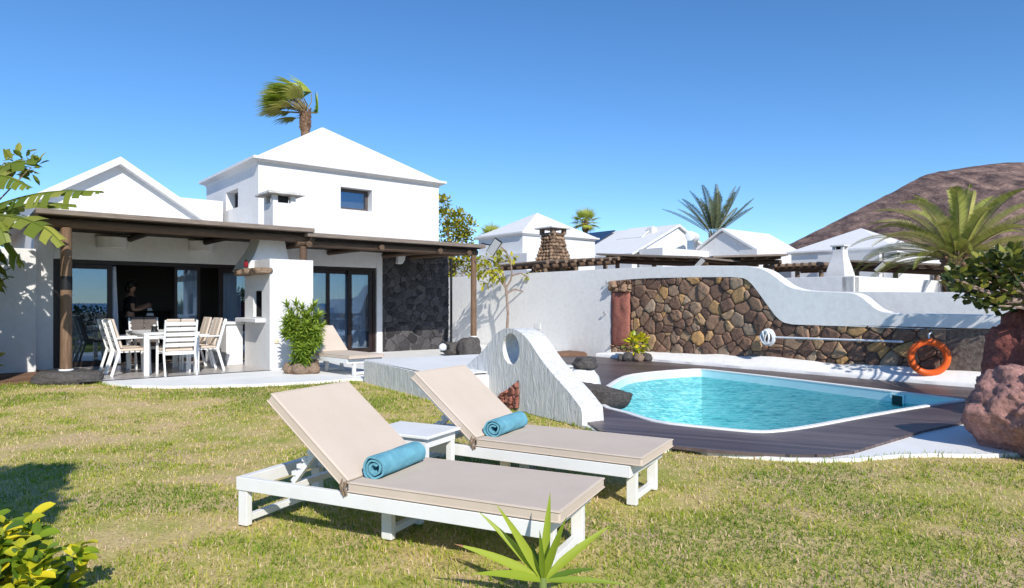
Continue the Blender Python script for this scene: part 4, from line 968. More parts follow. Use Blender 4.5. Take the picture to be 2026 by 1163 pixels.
# facing right (+x, table side of the room) and slightly to the camera (-y); forearms raised in front
JV = [(0,0,.95),(0,0,1.12),(.01,0,1.30),(.02,-.01,1.42),(.035,-.01,1.49),(.055,-.015,1.56),(.06,-.02,1.66),
      (.03,-.17,1.38),(.02,-.205,1.24),(.03,-.215,1.11),(.17,-.21,1.12),(.29,-.15,1.17),(.34,-.12,1.185),
      (.03,.17,1.38),(.02,.21,1.24),(.04,.215,1.10),(.17,.17,1.14),(.29,.06,1.20),(.34,.03,1.21),
      (0,-.09,.90),(.02,-.10,.50),(-.01,-.10,.09),(.12,-.11,.03),(0,.09,.90),(.02,.10,.50),(-.01,.10,.09),(.12,.11,.03)]
JE = [(0,1),(1,2),(2,3),(3,4),(4,5),(5,6),(3,7),(7,8),(8,9),(9,10),(10,11),(11,12),(3,13),(13,14),(14,15),(15,16),(16,17),(17,18),(0,19),(19,20),(20,21),(21,22),(0,23),(23,24),(24,25),(25,26)]
JR = [(.11,.14),(.10,.13),(.11,.15),(.08,.12),.052,(.075,.068),(.095,.078),.06,.05,.042,.038,.028,(.04,.02),.06,.05,.042,.038,.028,(.04,.02),.085,.058,.042,(.045,.03),.085,.058,.042,(.045,.03)]
hands = []
for (w0, dirx, s) in ((12,Vector((.07,.03,.01)),1),(18,Vector((.07,-.03,.01)),-1)):
    base = Vector(JV[w0])
    for k in range(4):
        i0 = len(JV); off = Vector((0,0,-.03+k*.02)); L_ = (.030,.036,.038,.033)[k]
        JV += [tuple(base+dirx.normalized()*.045+off), tuple(base+dirx.normalized()*(.045+L_)+off+Vector((0,.012*s,-.006)))]; JR += [.010,.008]; JE += [(w0,i0),(i0,i0+1)]
    i0 = len(JV); JV += [tuple(base+Vector((.015,0,.045))), tuple(base+Vector((.04,.01*s,.062)))]; JR += [.011,.009]; JE += [(w0,i0),(i0,i0+1)]
skin('body', JV, JE, JR, M['skin'], PB)
skin('t_shirt', [(0,0,.93),(0,0,1.12),(.01,0,1.30),(.02,-.01,1.41),(.03,-.17,1.385),(.02,-.21,1.22),(.03,.17,1.385),(.02,.21,1.22)], [(0,1),(1,2),(2,3),(3,4),(4,5),(3,6),(6,7)], [(.128,.155),(.12,.15),(.128,.165),(.09,.13),.073,.064,.073,.064], M['tee'], PB)
skin('trousers', [(0,0,.93),(0,-.09,.86),(.02,-.10,.50),(-.01,-.10,.12),(0,.09,.86),(.02,.10,.50),(-.01,.10,.12)], [(0,1),(1,2),(2,3),(0,4),(4,5),(5,6)], [(.125,.15),.10,.072,.062,.10,.072,.062], M['trousers'], PB)
hb = MB(); rock_mesh(hb, (.035,-.015,1.655), (.105,.09,.105), seed=4, sub=3, amp=.06); rock_mesh(hb, (-.04,-.015,1.57), (.05,.06,.09), seed=5, sub=2, amp=.1); hb.build('hair', M['hair'], PB, smooth='all')
fm = MB(); fm.add([(.135,-.015,1.635),(.148,-.015,1.595),(.13,-.033,1.59),(.13,.003,1.59)],[(0,1,2),(0,3,1),(1,3,2)]); fm.build('nose', M['skin'], PB)
ey = MB()
for y in (-.045,.015): rock_mesh(ey, (.125,y,1.64), (.012,.014,.009), sub=2, amp=0, fine=0)
ey.build('eyes', M['hair'], PB)
mo_ = MB(); rock_mesh(mo_, (.124,-.015,1.565), (.010,.022,.006), sub=2, amp=0, fine=0); mo_.build('mouth', M['red'], PB)
# striped cloth held in both hands
cl = MB(); vs = []
for j in range(13):
    q = j/12; 
    for i in range(15): p = i/14-.5; ww = .05+.17*q; vs.append((.012*math.sin(i*1.6)*(.4+q), p*ww*1.6, -.52*q))
cl.add(vs, [(j*15+i,j*15+i+1,(j+1)*15+i+1,(j+1)*15+i) for j in range(12) for i in range(14)])
co_ = cl.build('striped_cloth', M['stripe'], None, smooth='all'); pos = Matrix.LocRotScale(PB.location, PB.rotation_euler, None) @ Vector((.375,-.06,1.20)); co_.location = pos; co_.rotation_euler = (0,R(-8),TH+R(-60)); sm = co_.modifiers.new('solid','SOLIDIFY'); sm.thickness = .008
tag(co_, 'black and white striped cloth held by the person in the doorway', 'cloth')
lm = hp(275,538,2.2); cl_ = thing('ceiling_lamp', 'ceiling spotlight bar with small lit bulbs above the person', 'lamp', hw(lm.x,2.2,2.55))
b = MB(); b.bx(-.25,.25,-.03,.03,-.10,-.04); b.tube([(0,0,0),(0,0,-.05)],.015,8); b.build('bar', M['black'], cl_)
for x in (-.16,.12): b = MB(); rock_mesh(b, (x,-.03,-.13), (.024,.024,.024), sub=2, amp=0, fine=0); b.build('bulb', M['bulb'], cl_, smooth='all')
# furniture dimly seen in the room
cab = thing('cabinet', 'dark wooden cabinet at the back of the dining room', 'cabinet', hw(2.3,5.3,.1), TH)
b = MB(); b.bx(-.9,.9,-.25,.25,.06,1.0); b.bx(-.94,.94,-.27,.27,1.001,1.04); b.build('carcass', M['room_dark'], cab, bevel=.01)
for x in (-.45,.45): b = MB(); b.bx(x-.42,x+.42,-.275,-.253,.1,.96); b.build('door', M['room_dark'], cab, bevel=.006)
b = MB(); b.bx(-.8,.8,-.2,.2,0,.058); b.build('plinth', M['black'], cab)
# ------------------------------------------------------------------ garden wall with stone facing
WS = 11.0; wp = hw(WS,0).to_2d()
def wd(x, y): q = hl(onplane(x,y,wp,U)); return (q.y, q.z)
GW, Go = house_thing('garden_wall', 'long white plastered garden wall with wavy top and brown stone facing', 'wall', WS, -4.3)
W = lambda: HB(Go)
to3 = lambda p, s: Vector((s, p[0], p[1]))
zt = wd(1210,531)[1]
top = [(13.0,zt),(4.5,zt)] + [wd(x,y) for x,y in ((1210,531),(1300,527),(1400,525),(1470,525.5))]
top += smooth_loop([Vector(wd(x,y)) for x,y in ((1488,527),(1515,533),(1538,550),(1560,567),(1590,574.5),(1640,577),(1682,578),(1702,584),(1720,600),(1738,614),(1765,619.5),(1795,620.5))], 2, False)
top = [(p[0],p[1]) for p in top] + [(-9.0,1.16),(-16,1.16)]
mono = [top[0]]
for p in top[1:]:
    if p[0] < mono[-1][0]-.005: mono.append(p)
top = mono
rt = smooth_loop([Vector(wd(x,y)) for x,y in ((1209,556),(1260,551),(1330,549),(1400,548),(1466,548),(1483,556),(1500,578),(1520,606),(1538,630),(1556,641),(1600,643),(1700,646),(1800,650),(1900,653))], 1, False)
rt = [(p.x,p.y) for p in rt] + [(-10.0,.955),(-15.9,.95)]
rb_ = [wd(x,y) for x,y in ((1900,738),(1800,731),(1700,724),(1600,716.5),(1540,710),(1400,704),(1270,698),(1207,700))]
rb_ = [(-15.9,.2),(-10,.2)] + rb_
region = rt + rb_
c_ = W(); core = [(13,0.0)] + top + [(-16,0.0)]
c_.extrude([[to3(p,WS+.08) for p in core]], (.24,0,0)); c_.build('wall_core', M['plaster_rough'], GW, bevel=.03, seg=3)
lay = [(13,0.001)] + [(p[0],p[1]-.012) for p in top] + [(-15.99,.94)] + rt[::-1][0:] + [(rt[0][0]+.02, 0.001)]
lay = [p for i,p in enumerate(lay) if i == 0 or (abs(p[0]-lay[i-1][0])+abs(p[1]-lay[i-1][1])) > .004]
c_ = W(); c_.extrude([[to3(p,WS) for p in lay]], (.078,0,0)); c_.build('plaster_face', M['plaster_rough'], GW, bevel=.025, seg=3)
c_ = W(); c_.extrude([[to3(p,WS+.055) for p in region]], (.02,0,0)); c_.build('mortar', M['mortar'], GW)
slab = [wd(x,y) for x,y in ((1211,579),(1246,580),(1246,610),(1242,650),(1238,680),(1208,681))]
rs = random.Random(21)
# keep facing stones clear of the red slab: split the region
dsl = wd(1248,630)[0]
reg_main = [p for p in region]
reg_main = clip_half(reg_main, 1, 0, dsl)                       # d <= dsl
reg_lint = clip_half(clip_half([p for p in region], -1, 0, -dsl), 0, -1, -wd(1228,578)[1])
reg_low = clip_half(clip_half([p for p in region], -1, 0, -dsl), 0, 1, wd(1228,683)[1])
st = W(); f3 = lambda a, b, o: Vector((WS+.05-o, a, b))
def btint(r): 
    k = r.random(); return r.uniform(.02,.35) if k < .45 else (r.uniform(.35,.6) if k < .75 else r.uniform(.6,1))
stone_face(st, clip_half(reg_main,-1,0,11.6), .255, f3, rs, gap=.004, bulge=.038, aspect=1.3, tints=btint, small=.85, jitter=.5)
stone_face(st, reg_lint, .2, f3, rs, gap=.008, bulge=.11, aspect=1.6, tints=lambda r: r.uniform(.3,.6)); stone_face(st, reg_low, .16, f3, rs, gap=.008, bulge=.06, tints=lambda r: r.uniform(.25,.6))
st.build('stone_facing', M['field_stone'], GW, smooth=True, angle=60)
sl_ = W(); d0, d1 = slab[1][0], slab[0][0]; zt_, zb_ = slab[0][1], slab[-1][1]
n_, m_ = 10, 26; vs = []
for j in range(m_+1):
    for i in range(n_+1):
        a = d0+(d1-d0)*(i/n_)+.02*noise.noise(Vector((j*.4,i*3,2)))*(i in (0,n_)); z = zb_+(zt_-zb_)*j/m_; e = min(i,n_-i,3)/3*min(j,m_-j,3)/3
        vs.append((WS+.05-.03-.05*e**.5-.03*noise.fractal(Vector((a*5,z*5,1)),.9,2,5)*e, a, z))
sl_.add(vs, [(j*(n_+1)+i,j*(n_+1)+i+1,(j+1)*(n_+1)+i+1,(j+1)*(n_+1)+i) for j in range(m_) for i in range(n_)]); so2 = sl_.build('red_stone_slab', M['lava_slab'], GW, smooth='all')
sm = so2.modifiers.new('solid','SOLIDIFY'); sm.thickness = .03; sm.offset = -1 if True else 1
# sloping plaster skirting along the foot of the stones
lg = W(); ds = np.linspace(rb_[-1][0]+.12, -15.5, 60); rbx = sorted(rb_); vs = []
for i, d in enumerate(ds):
    zb2 = float(np.interp(d, [p[0] for p in rbx], [p[1] for p in rbx])); wv = .02*noise.noise(Vector((d*1.7,0,4)))
    vs += [(WS+.045,d,zb2+.035+wv),(WS-.06,d,zb2+.03+wv),(WS-.34+wv,d,.135+.3*wv),(WS-.385+wv*1.5,d,.10),(WS-.39+wv*1.5,d,.0),(WS+.045,d,.0)]
n_ = len(ds); fs = [(i*6+j,i*6+(j+1)%6,(i+1)*6+(j+1)%6,(i+1)*6+j) for i in range(n_-1) for j in range(6)]+[(0,1,2,3,4,5),tuple((n_-1)*6+j for j in range(6))[::-1]]
lg.add(vs,fs); lg.build('skirting', M['plaster_rough'], GW, smooth=True, angle=50)
b = W(); q = hl(onplane(1064,645,wp,U)); b.bx(WS-.018,WS-.001,q.y-.11,q.y+.11,q.z-.085,q.z+.085); b.build('socket_cover', M['white_paint'], GW, bevel=.005)
for (x,y,l,nm) in ((1203,560,.20,'hose_hook'),(1199,621,.09,'hose_hook')):
    q = hl(onplane(x,y,wp,U)); b = W(); b.tube([(WS,q.y,q.z),(WS-.06,q.y,q.z),(WS-.085,q.y,q.z+.035),(WS-.06,q.y,q.z+.06)], .012, 8); b.build(nm, M['steel'], GW, smooth=True)
# walls behind
def simple_wall(label, s, pts, th=.25, base=0., mat='plaster_rough', name='boundary_wall'):
    d0 = min(p[0] for p in pts); t, o = house_thing(name, label, 'wall', s, pts[0][0]); b = HB(o)
    lp = [(pts[0][0],base)]+list(pts)+[(pts[-1][0],base)]; b.extrude([[Vector((s,p[0],p[1])) for p in lp]], (th,0,0)); b.build('wall_body', M[mat], t, bevel=.02); return t
def wd2(x,y,s): q = hl(onplane(x,y,hw(s,0).to_2d(),U)); return (q.y,q.z)
simple_wall('low white wall directly behind the wavy garden wall, upper edge level', 12.2, [wd2(1545,577,12.2),wd2(1700,577,12.2),wd2(1850,578,12.2),(-14,wd2(1850,578,12.2)[1])], .22)
simple_wall('white parapet wall under the neighbouring pergola, left grey stretch', 14.5, [wd2(1540,550,14.5),wd2(1600,548,14.5),wd2(1690,546,14.5)], .25)
q = wd2(1690,546,14.5); BW, Bo2 = house_thing('boundary_wall', 'bright white wall block facing the garden below the white flared chimney', 'wall', 14.5, q[0])
b = HB(Bo2); e1 = hp(1900,545,q[0]).x; b.bx(14.5,max(e1,17.5),q[0],q[0]+.3,0,q[1]+.01); b.build('wall_body', M['plaster'], BW, bevel=.03)
# left garden wall beside the terrace
LW, Lo = house_thing('boundary_wall', 'shaded white wall left of the terrace behind the banana plant', 'wall', -3, -.02)
b = HB(Lo); b.bx(-5.5,sxp(69)-.0,-.30,-.02,0,2.36); b.build('wall_body', M['plaster'], LW, bevel=.02)

# low white block and wavy fountain wall (both in line, facing the lawn)
LBk, Lb = house_thing('raised_block', 'low white plastered block with rough side, between patio lounger and lawn', 'block', 3.58, -6.6); LBk.rotation_euler = (0,0,TH-R(7))
b = HB(Lb); zt_ = .42
b.extrude([[(3.58,-5.42,0),(3.58,-5.42,zt_),(3.58,-8.3,zt_-.03),(3.62,-8.3,0)]], (2.3,0,0)); b.build('block_body', M['plaster_wave'], LBk, bevel=.035, seg=3)
b = HB(Lb); b.bx(3.60,5.86,-8.25,-5.44,zt_-.012,zt_+.004); b.build('top_slab', M['paving_white'], LBk, bevel=.01)
FA = R(31.5); UF = Vector((math.cos(FA),math.sin(FA))); F0 = Vector((.757,7.36)); FS = 0.
def fd(x,y): q = onplane(x,y,F0,UF); return Vector(((Vector((q.x,q.y))-F0).dot(Vector((-UF.y,UF.x))), q.z))
FW = thing('fountain_wall', 'wavy white plaster fountain wall with oval hole beside the pool', 'wall', (F0.x,F0.y,0), FA); Fo = Vector((0,0,0))
pts = [fd(x,y) for x,y in ((1150,808),(1128,778),(1098,745),(1068,708),(1046,672),(1028,655),(1008,648),(989,652),(973,670),(955,695),(930,716),(905,738),(880,752),(850,768))]
prof = smooth_loop(pts, 2, False); zf = 0.0
pd0, pd1 = fd(1151,845).x, prof[-1].x-.3
outline = [Vector((pd0,zf)), Vector((pd0-.01,prof[0].y-.15))]+prof+[Vector((pd1,.3)),Vector((pd1,zf))]
oc = fd(1010.5,690); hx = abs(fd(1031,690).x-fd(990,690).x)/2*.80; hz = abs(fd(1010,658).y-fd(1010,722).y)/2*.97
holep = [Vector((oc.x+hx*math.cos(2*math.pi*i/28), oc.y+hz*math.sin(2*math.pi*i/28))) for i in range(28)]
b = HB(Fo); b.extrude([[Vector((FS,p.x,p.y)) for p in outline],[Vector((FS,p.x,p.y)) for p in holep]], (.30,0,0)); b.build('wall_body', M['plaster_wave'], FW, bevel=.022, seg=3)
tr_ = [fd(980,800),fd(986,784),fd(1000,775),fd(1012,766),fd(1027,752),fd(1029,780),fd(1028,806),fd(1010,812)]
b = HB(Fo); b.extrude([[Vector((FS-.012,p.x,p.y)) for p in tr_]],(.011,0,0)); b.build('inset_mortar', M['mortar'], FW)
b = HB(Fo); stone_face(b, [(p.x,p.y) for p in tr_], .10, lambda a,c,o: Vector((FS-.012-o,a,c)), random.Random(3), gap=.006, bulge=.03, aspect=.8, tints=lambda r:r.uniform(.3,.9)); b.build('red_stone_inset', M['lava_slab'], FW, smooth=True)
# basalt spout bowl
bo = P(1190,768,8.75); SPB = thing('stone_spout', 'dark pointed basalt spout stone hanging over the pool edge', 'rock', bo)
b = MB(); nu, nv = 40, 18; vs = []
for j in range(nv+1):
    for i in range(nu):
        a = 2*math.pi*i/nu; q = j/nv
        rr = math.sin(q*math.pi/2)**.75 if j else 0; z = -.27*math.cos(q*math.pi/2)**.9
        ex = math.cos(a)*.40*rr*(1-.0*q); ey = math.sin(a)*.20*rr*(1-.45*max(0,math.cos(a))**2)
        z += .03*math.cos(a)*rr*0-.035*math.cos(a)*rr; nz = .012*noise.fractal(Vector((ex*9,ey*9,z*9)),.9,2,4)
        vs.append((ex+nz,ey+nz,z+nz))
base_ = len(vs)
for k,(sc,dz) in enumerate(((.93,.012),(.80,-.01),(.45,-.05))):
    for i in range(nu): x,y,z = vs[nv*nu+i]; vs.append((x*sc,y*sc,z+dz))
fs = [(j*nu+i,j*nu+(i+1)%nu,(j+1)*nu+(i+1)%nu,(j+1)*nu+i) for j in range(nv+3) for i in range(nu)]+[tuple((nv+3)*nu+i for i in range(nu))]
b.add(vs,fs); o = b.build('bowl', M['basalt'], SPB, smooth=True, angle=50); SPB.rotation_euler = (R(2),R(5),R(-14))
ba = P(1150,778,8.75); 
pl_ = thing('plaster_pedestal', 'small white plaster pedestal capped by a dark stone beside the spout', 'pedestal', P(1150,760,9.3)); 
b = MB(); rock_mesh(b, (0.0,0,-.02), (.26,.2,.28), seed=8, sub=3, amp=.22, freq=.9); rock_mesh(b, (-.10,-.05,-.25), (.30,.22,.3), seed=9, sub=3, amp=.18); b.build('plaster_lump', M['plaster'], pl_, smooth='all')
b = MB(); rock_mesh(b, (.05,0,.29), (.18,.15,.11), seed=12, sub=4, amp=.15, planes=[(0,0,1,.7),(-1,-.3,.5,.8),(.9,-.4,.3,.8),(0,-1,.1,.75)]); b.build('cap_stone', M['basalt'], pl_, smooth='all')
# boulders
def boulder(label, c, rad, seed, mat, **k):
    t = MB(); rock_mesh(t, (0,0,0), rad, seed, 6, **k); o = t.build('boulder', M[mat], None, smooth='all'); o.location = c; return tag(o, label, 'boulder')
boulder('front reddish lava boulder beside the white paving, pointed top', (4.98,5.98,.24), (.80,.70,.70), 31, 'lava_red', amp=.075, freq=1.9, ridged=.03, shear=(-.22,-.05), fine=.05, planes=[(-.75,-.35,.55,.72),(-.85,-.35,-.30,.70),(.1,-.25,.95,.62),(.5,-.7,.45,.80),(.1,-.95,.05,.72),(-.25,-.8,-.5,.72),(.9,-.3,.0,.85),(0,0,-1,.6)])
boulder('tall dark red lava boulder under the sea grape, behind the front one', (6.27,7.5,.45), (.84,.75,1.10), 44, 'lava_dark', amp=.18, freq=1.4, ridged=.05, fine=.05, planes=[(-.95,-.2,.15,.74),(-.6,-.5,.62,.80),(.2,-.6,.75,.82),(0,0,1,.88),(-.2,-.95,.1,.75),(.5,-.8,-.2,.8)])
for (x,y,w_,h_,lb,sd) in ((929,690,50,50,'squared dark stone carrying the right pergola post',3),(896,690,40,30,'low grey rock left of the right pergola post',5)):
    p = P(x,y,15.95 if sd == 3 else 16.2); b = MB(); rock_mesh(b,(0,0,0),(w_/FP*16/2*1.05,.26,h_/FP*16/2*1.12),seed=sd,sub=4,amp=.12,freq=1.2,planes=[(0,0,1,.8),(-1,0,.1,.78),(1,0,.2,.8),(0,-1,.15,.75),(-.6,-.6,.6,.85)]); o = b.build('base_rock', M['basalt'], None, smooth='all'); o.location = p; o.rotation_euler=(0,0,TH); tag(o, lb, 'rock')
q = hw(sp1+.02,-2.52,.10); b = MB(); rock_mesh(b,(0,0,.02),(.52,.33,.20),seed=6,sub=5,amp=.14,freq=.9,flat=None,ridged=.04); 
b.v = [(x,y,min(z,.155+.02*noise.noise(Vector((x*4,y*4,0))))) for x,y,z in b.v]
o = b.build('base_rock', M['basalt'], None, smooth='all'); o.location = q; o.rotation_euler = (0,0,TH-.35); tag(o, 'flat dark stone slab under the left pergola post', 'rock')
# spotlight ball
q = P(876,690,12.9); sp = thing('ground_spotlight', 'small white ball spotlight on the low block by the stone wall', 'lamp', (q.x,q.y,.425)); b = MB(); rock_mesh(b,(0,0,.085),(.075,.075,.075),sub=3,amp=0,fine=0); b.build('head', M['white_paint'], sp, smooth='all'); b = MB(); b.lathe([(.05,0),(.05,.015),(.015,.02),(.015,.04)],12); b.build('foot', M['black'], sp); b = MB(); b.tube([(.07,.03,.085),(.115,.05,.085)],.05,14); b.build('lens', M['black'], sp)
# drain pipe at the villa corner
b = HB(Voff); b.tube([(SE+.05,-.06,.05),(SE+.05,-.06,2.6)], .035, 10); b.build('drain_pipe', M['black'], V0, smooth=True)
# pool pole with coiled hose, lifebuoy
def onw(x,y,off=.12): q = hl(onplane(x,y,hw(WS-off,0).to_2d(),U)); return q
a, b2 = onw(1530,667,.13), onw(1787,676,.13); PP, Pp = house_thing('pool_pole', 'long white pool pole hung horizontally on the stone facing', 'pole', a.x, a.y, a.z)
b = HB(Pp); b.tube([a,b2], .019, 10); b.build('pole', M['hose'], PP, smooth=True)
for x in (1600,1745):
    q = onw(x,671 if x < 1700 else 675,.13); b = HB(Pp); b.tube([(WS-.02,q.y,q.z-.03),(q.x,q.y,q.z-.03),(q.x-.03,q.y,q.z-.01),(q.x-.03,q.y,q.z+.02)], .009, 6); b.build('bracket', M['steel'], PP, smooth=True)
q = onw(1521,667,.15); HC, Hc = house_thing('coiled_hose', 'white coiled hose hanging at the left end of the pool pole', 'hose', q.x, q.y, q.z)
b = HB(Hc); rr = random.Random(2); pts = []
for i in range(7*24):
    t = i/24; a = 2*math.pi*i/24; w0 = .105+.018*math.sin(t*2.1); h0 = .14+.018*math.cos(t*1.7); pts.append((q.x-.05+.09*math.sin(t*1.9), q.y+w0*math.cos(a)*(1-.05*(t%3)), q.z+h0*math.sin(a)))
b.tube(pts, .017, 7); b.build('coil', M['hose'], HC, smooth=True)
b = HB(Hc); b.tube([(q.x-.15,q.y+.05,q.z+.12),(q.x-.15,q.y,q.z-.05),(q.x-.15,q.y-.05,q.z+.12)], .014, 7); b.tube([(WS,q.y,q.z+.13),(q.x-.1,q.y,q.z+.13)],.014,6); b.build('hose_end', M['hose'], HC, smooth=True)
q = onw(1838,707,.24); rad = 38*hw(q.x,q.y).y/FP; LBY, Ly = house_thing('lifebuoy', 'orange ring lifebuoy hanging on the stone facing near the boulders', 'lifebuoy', q.x, q.y, q.z)
b = MB(); Rr, r_ = rad*.82, rad*.175; nu, nv = 48, 14; vs = []
for i in range(nu):
    a = 2*math.pi*i/nu
    for j in range(nv): c_ = 2*math.pi*j/nv; k = Rr+r_*math.cos(c_); vs.append((r_*1.0*math.sin(c_), k*math.cos(a), k*math.sin(a)))
b.add(vs, [(i*nv+j,((i+1)%nu)*nv+j,((i+1)%nu)*nv+(j+1)%nv,i*nv+(j+1)%nv) for i in range(nu) for j in range(nv)])
b.build('ring', M['orange'], LBY, smooth='all'); LBY.rotation_euler = (0,0,TH+R(28))
b = MB(); b.tube([(0,0,rad*.98),(.03,.0,rad*1.18),(.10,-.05,rad*1.3)], .012, 8); b.build('rope', M['hose'], LBY, smooth=True)
b = MB(); b.tube([(.16,-.12,rad*.55),(.05,-.03,rad*.62),(.0,.0,rad*.70)], .02, 8); b.build('hook', M['brown_stone'], LBY, smooth=True)
# ------------------------------------------------------------------ neighbouring houses, all in the same grid as the villa
def nb(name, label, cat, p, group=None): t = thing(name, label, cat, (p.x,p.y,0), TH, group); return t
def loc(t, p): d = (Vector((p.x,p.y))-t.location.to_2d()); return Vector((d.dot(U), -d.dot(N), p.z))
def lonp(t, x, y, axis, v):
    base = t.location.to_2d(); p0 = base + (U*v if axis == 's' else -N*v); return loc(t, onplane(x,y,p0, U if axis == 's' else N))
# 1: hipped tower house
p = P(1034,465,33); n1 = nb('neighbour_house', 'white hipped roof house behind the brown stone chimney', 'house', p)
sR = lonp(n1,1177,478,'d',0).x; dB = lonp(n1,947,470,'s',0).y; zE = p.z
b = MB(); b.bx(0,sR,0,dB,0,zE); b.build('wall', M['plaster'], n1)
b = MB(); ring(b,0,sR,0,dB,[(.0,zE+.001),(.18,zE+.09),(.18,zE+.17),(-.2,zE+.18)]); b.build('cornice', M['plaster'], n1)
b = MB(); pyramid(b,0,sR,0,dB,zE+.175,lonp(n1,1048,423,'d',dB/2).z+.1,o=.1); b.build('roof', M['plaster'], n1)
pf = lonp(n1,890,500,'s',-.5)
b = MB(); b.bx(-.6,3.0,-1.0,dB+3,0,P(950,497,31).z); b.bx(-.61,-.3,-1.6,-1.01,0,P(1030,518,31).z-.35); b.build('lower_wall', M['plaster'], n1)
# 2: long gabled house with solar panels
p = P(1340,448,44); n2 = nb('neighbour_house', 'long white gabled house carrying solar panels on its roof', 'house', p)
zr = p.z; sl = lonp(n2,1392,492,'d',0); hs = sl.x; zev = sl.z; Ld = lonp(n2,1150,470,'s',0).y
b = MB(); b.extrude([[(-hs-1.6,0,0),(hs,0,0),(hs,0,zev),(0,0,zr-.06),(-hs-1.6,0,zev-(zr-zev)*1.6/hs)]], (0,max(Ld,10),0)); b.build('wall', M['plaster'], n2)
b = MB(); k = (zr-zev)/hs
for sg, e in ((-1,-hs-1.8),(1,hs+.2)): b.extrude([[(e,-.2,zr-k*abs(e)),(0,-.2,zr),(0,-.2,zr+.14),(e,-.2,zr-k*abs(e)+.14)]], (0,max(Ld,10)+.4,0))
b.build('roof', M['plaster'], n2)
def panel(t, x0, x1, d0, d1, zlift, name='solar_panel', mat='solar'):
    b = MB(); vs = []
    for (s,d) in ((x0,d0),(x1,d0),(x1,d1),(x0,d1)): vs.append((s,d,zr-k*abs(s)+zlift*(1 if s == x1 else .4)))
    vs += [(a,c,z+.07) for a,c,z in vs]; b.add(vs,[(3,2,1,0),(4,5,6,7),(0,1,5,4),(1,2,6,5),(2,3,7,6),(3,0,4,7)]); return b.build(name, M[mat], t)
q = lonp(n2,1262,470,'s',-1.2); panel(n2,-2.0,-.7,q.y-1.0,q.y+1.2,.35,mat='plaster'); q = lonp(n2,1190,487,'s',-1.6); panel(n2,-2.8,-.5,q.y-.3,q.y+2.6,.3)
b = MB(); q = lonp(n2,1283,470,'s',-.9); b.bx(-1.3,-.8,q.y-.6,q.y-.2,zr-1.5,zr-.05); b.build('roof_vent', M['plaster'], n2)
b = MB(); q0 = lonp(n2,1230,500,'s',-hs-1.9); b.bx(-hs-1.2,hs+1.5,-2.0,-.25,0,P(1300,495,42).z); b.build('lower_wall', M['plaster'], n2)
# water heater tank
p = P(1370,468,43); wt = thing('water_heater', 'white cylindrical solar water tank at the gable of the long house', 'water tank', p, TH+R(20))
b = MB(); b.tube([(-.62,0,0),(-.58,0,0),(.58,0,0),(.62,0,0)],[.24,.31,.31,.24],20); b.build('tank', M['white_paint'], wt, smooth=True)
b = MB(); b.tube([(.60,0,0),(.66,0,0)],[.2,.18],20); b.build('end_cap', M['black'], wt); b = MB(); b.bx(-.5,-.42,-.2,.2,-1.4,-.28); b.bx(.42,.5,-.2,.2,-1.4,-.28); b.build('stand', M['steel'], wt)
# 3: gabled roof
p = P(1431,456,42); n3 = nb('neighbour_house', 'white gabled house right of the water tank in front of the spiky palm', 'house', p)
q = lonp(n3,1384,492,'s',0); e2 = lonp(n3,1519,461,'d',0)
Ls = e2.x; zr3 = p.z; hd3 = 2.4; ze3 = zr3-1.45
b = MB(); b.extrude([[(0,-hd3,0),(0,-hd3,ze3),(0,0,zr3-.06),(0,hd3,ze3),(0,hd3,0)]], (Ls,0,0)); b.build('wall', M['plaster'], n3)
b = MB(); kk = (zr3-ze3)/hd3
for e in (-hd3-.25, hd3+.25): b.extrude([[(-.2,e,zr3-kk*abs(e)),(-.2,0,zr3),(-.2,0,zr3+.14),(-.2,e,zr3-kk*abs(e)+.14)]],(Ls+.4,0,0))
b.build('roof', M['plaster'], n3)
b = MB(); b.bx(-2.6,Ls+2.6,-hd3-1.4,-hd3-.3,0,P(1500,497,39).z); b.build('lower_wall', M['plaster'], n3)
# 4: hipped house before the volcano
pk_ = P(1703,455,37); zE4 = P(1602,497,34.5).z; pq = pk_.to_2d()-U*2.6+N*2.6; p = Vector((pq.x,pq.y,zE4)); n4 = nb('neighbour_house', 'white hipped roof house in front of the volcano beside the big palm', 'house', p)
sR4 = 5.2; pk4 = pk_
b = MB(); b.bx(.0,sR4,0,5.2,0,zE4); b.build('wall', M['plaster'], n4)
b = MB(); ring(b,0,sR4,0,5.2,[(.0,zE4+.001),(.18,zE4+.09),(.18,zE4+.17),(-.2,zE4+.18)]); b.build('cornice', M['plaster'], n4)
b = MB(); pyramid(b,0,sR4,0,5.2,zE4+.175,pk4.z+.1,o=.1); b.build('roof', M['plaster'], n4)
b = MB(); q = lonp(n4,1768,508,'d',-.4); b.bx(q.x-.28,q.x+.28,-.6,-.05,0,q.z-.02); cm_ = b.build('chimney', M['plaster'], n4); b = MB()
for dx_ in (-.26,.14): b.bx(q.x+dx_,q.x+dx_+.12,-.6,-.05,q.z-.018,q.z+.2)
b.bx(q.x-.4,q.x+.4,-.7,.05,q.z+.201,q.z+.27); b.build('chimney_cap', M['plaster'], cm_)
b = MB(); b.bx(-1.5,-.05,-.0,3.0,0,P(1590,503,34).z); b.bx(sR4+.05,sR4+3.4,.3,3.5,0,P(1850,512,36).z+.15); b.build('lower_wall', M['plaster'], n4)
p = P(1958,488,36); n5 = nb('neighbour_house', 'white roof peeking out right of the big palm base', 'house', p)
b = MB(); b.bx(-2.0,2.0,-2.0,2.0,0,p.z-1.0); b.build('wall', M['plaster'], n5); b = MB(); pyramid(b,-2.0,2.0,-2.0,2.0,p.z-.995,p.z+.15,o=.15); b.build('roof', M['plaster'], n5)
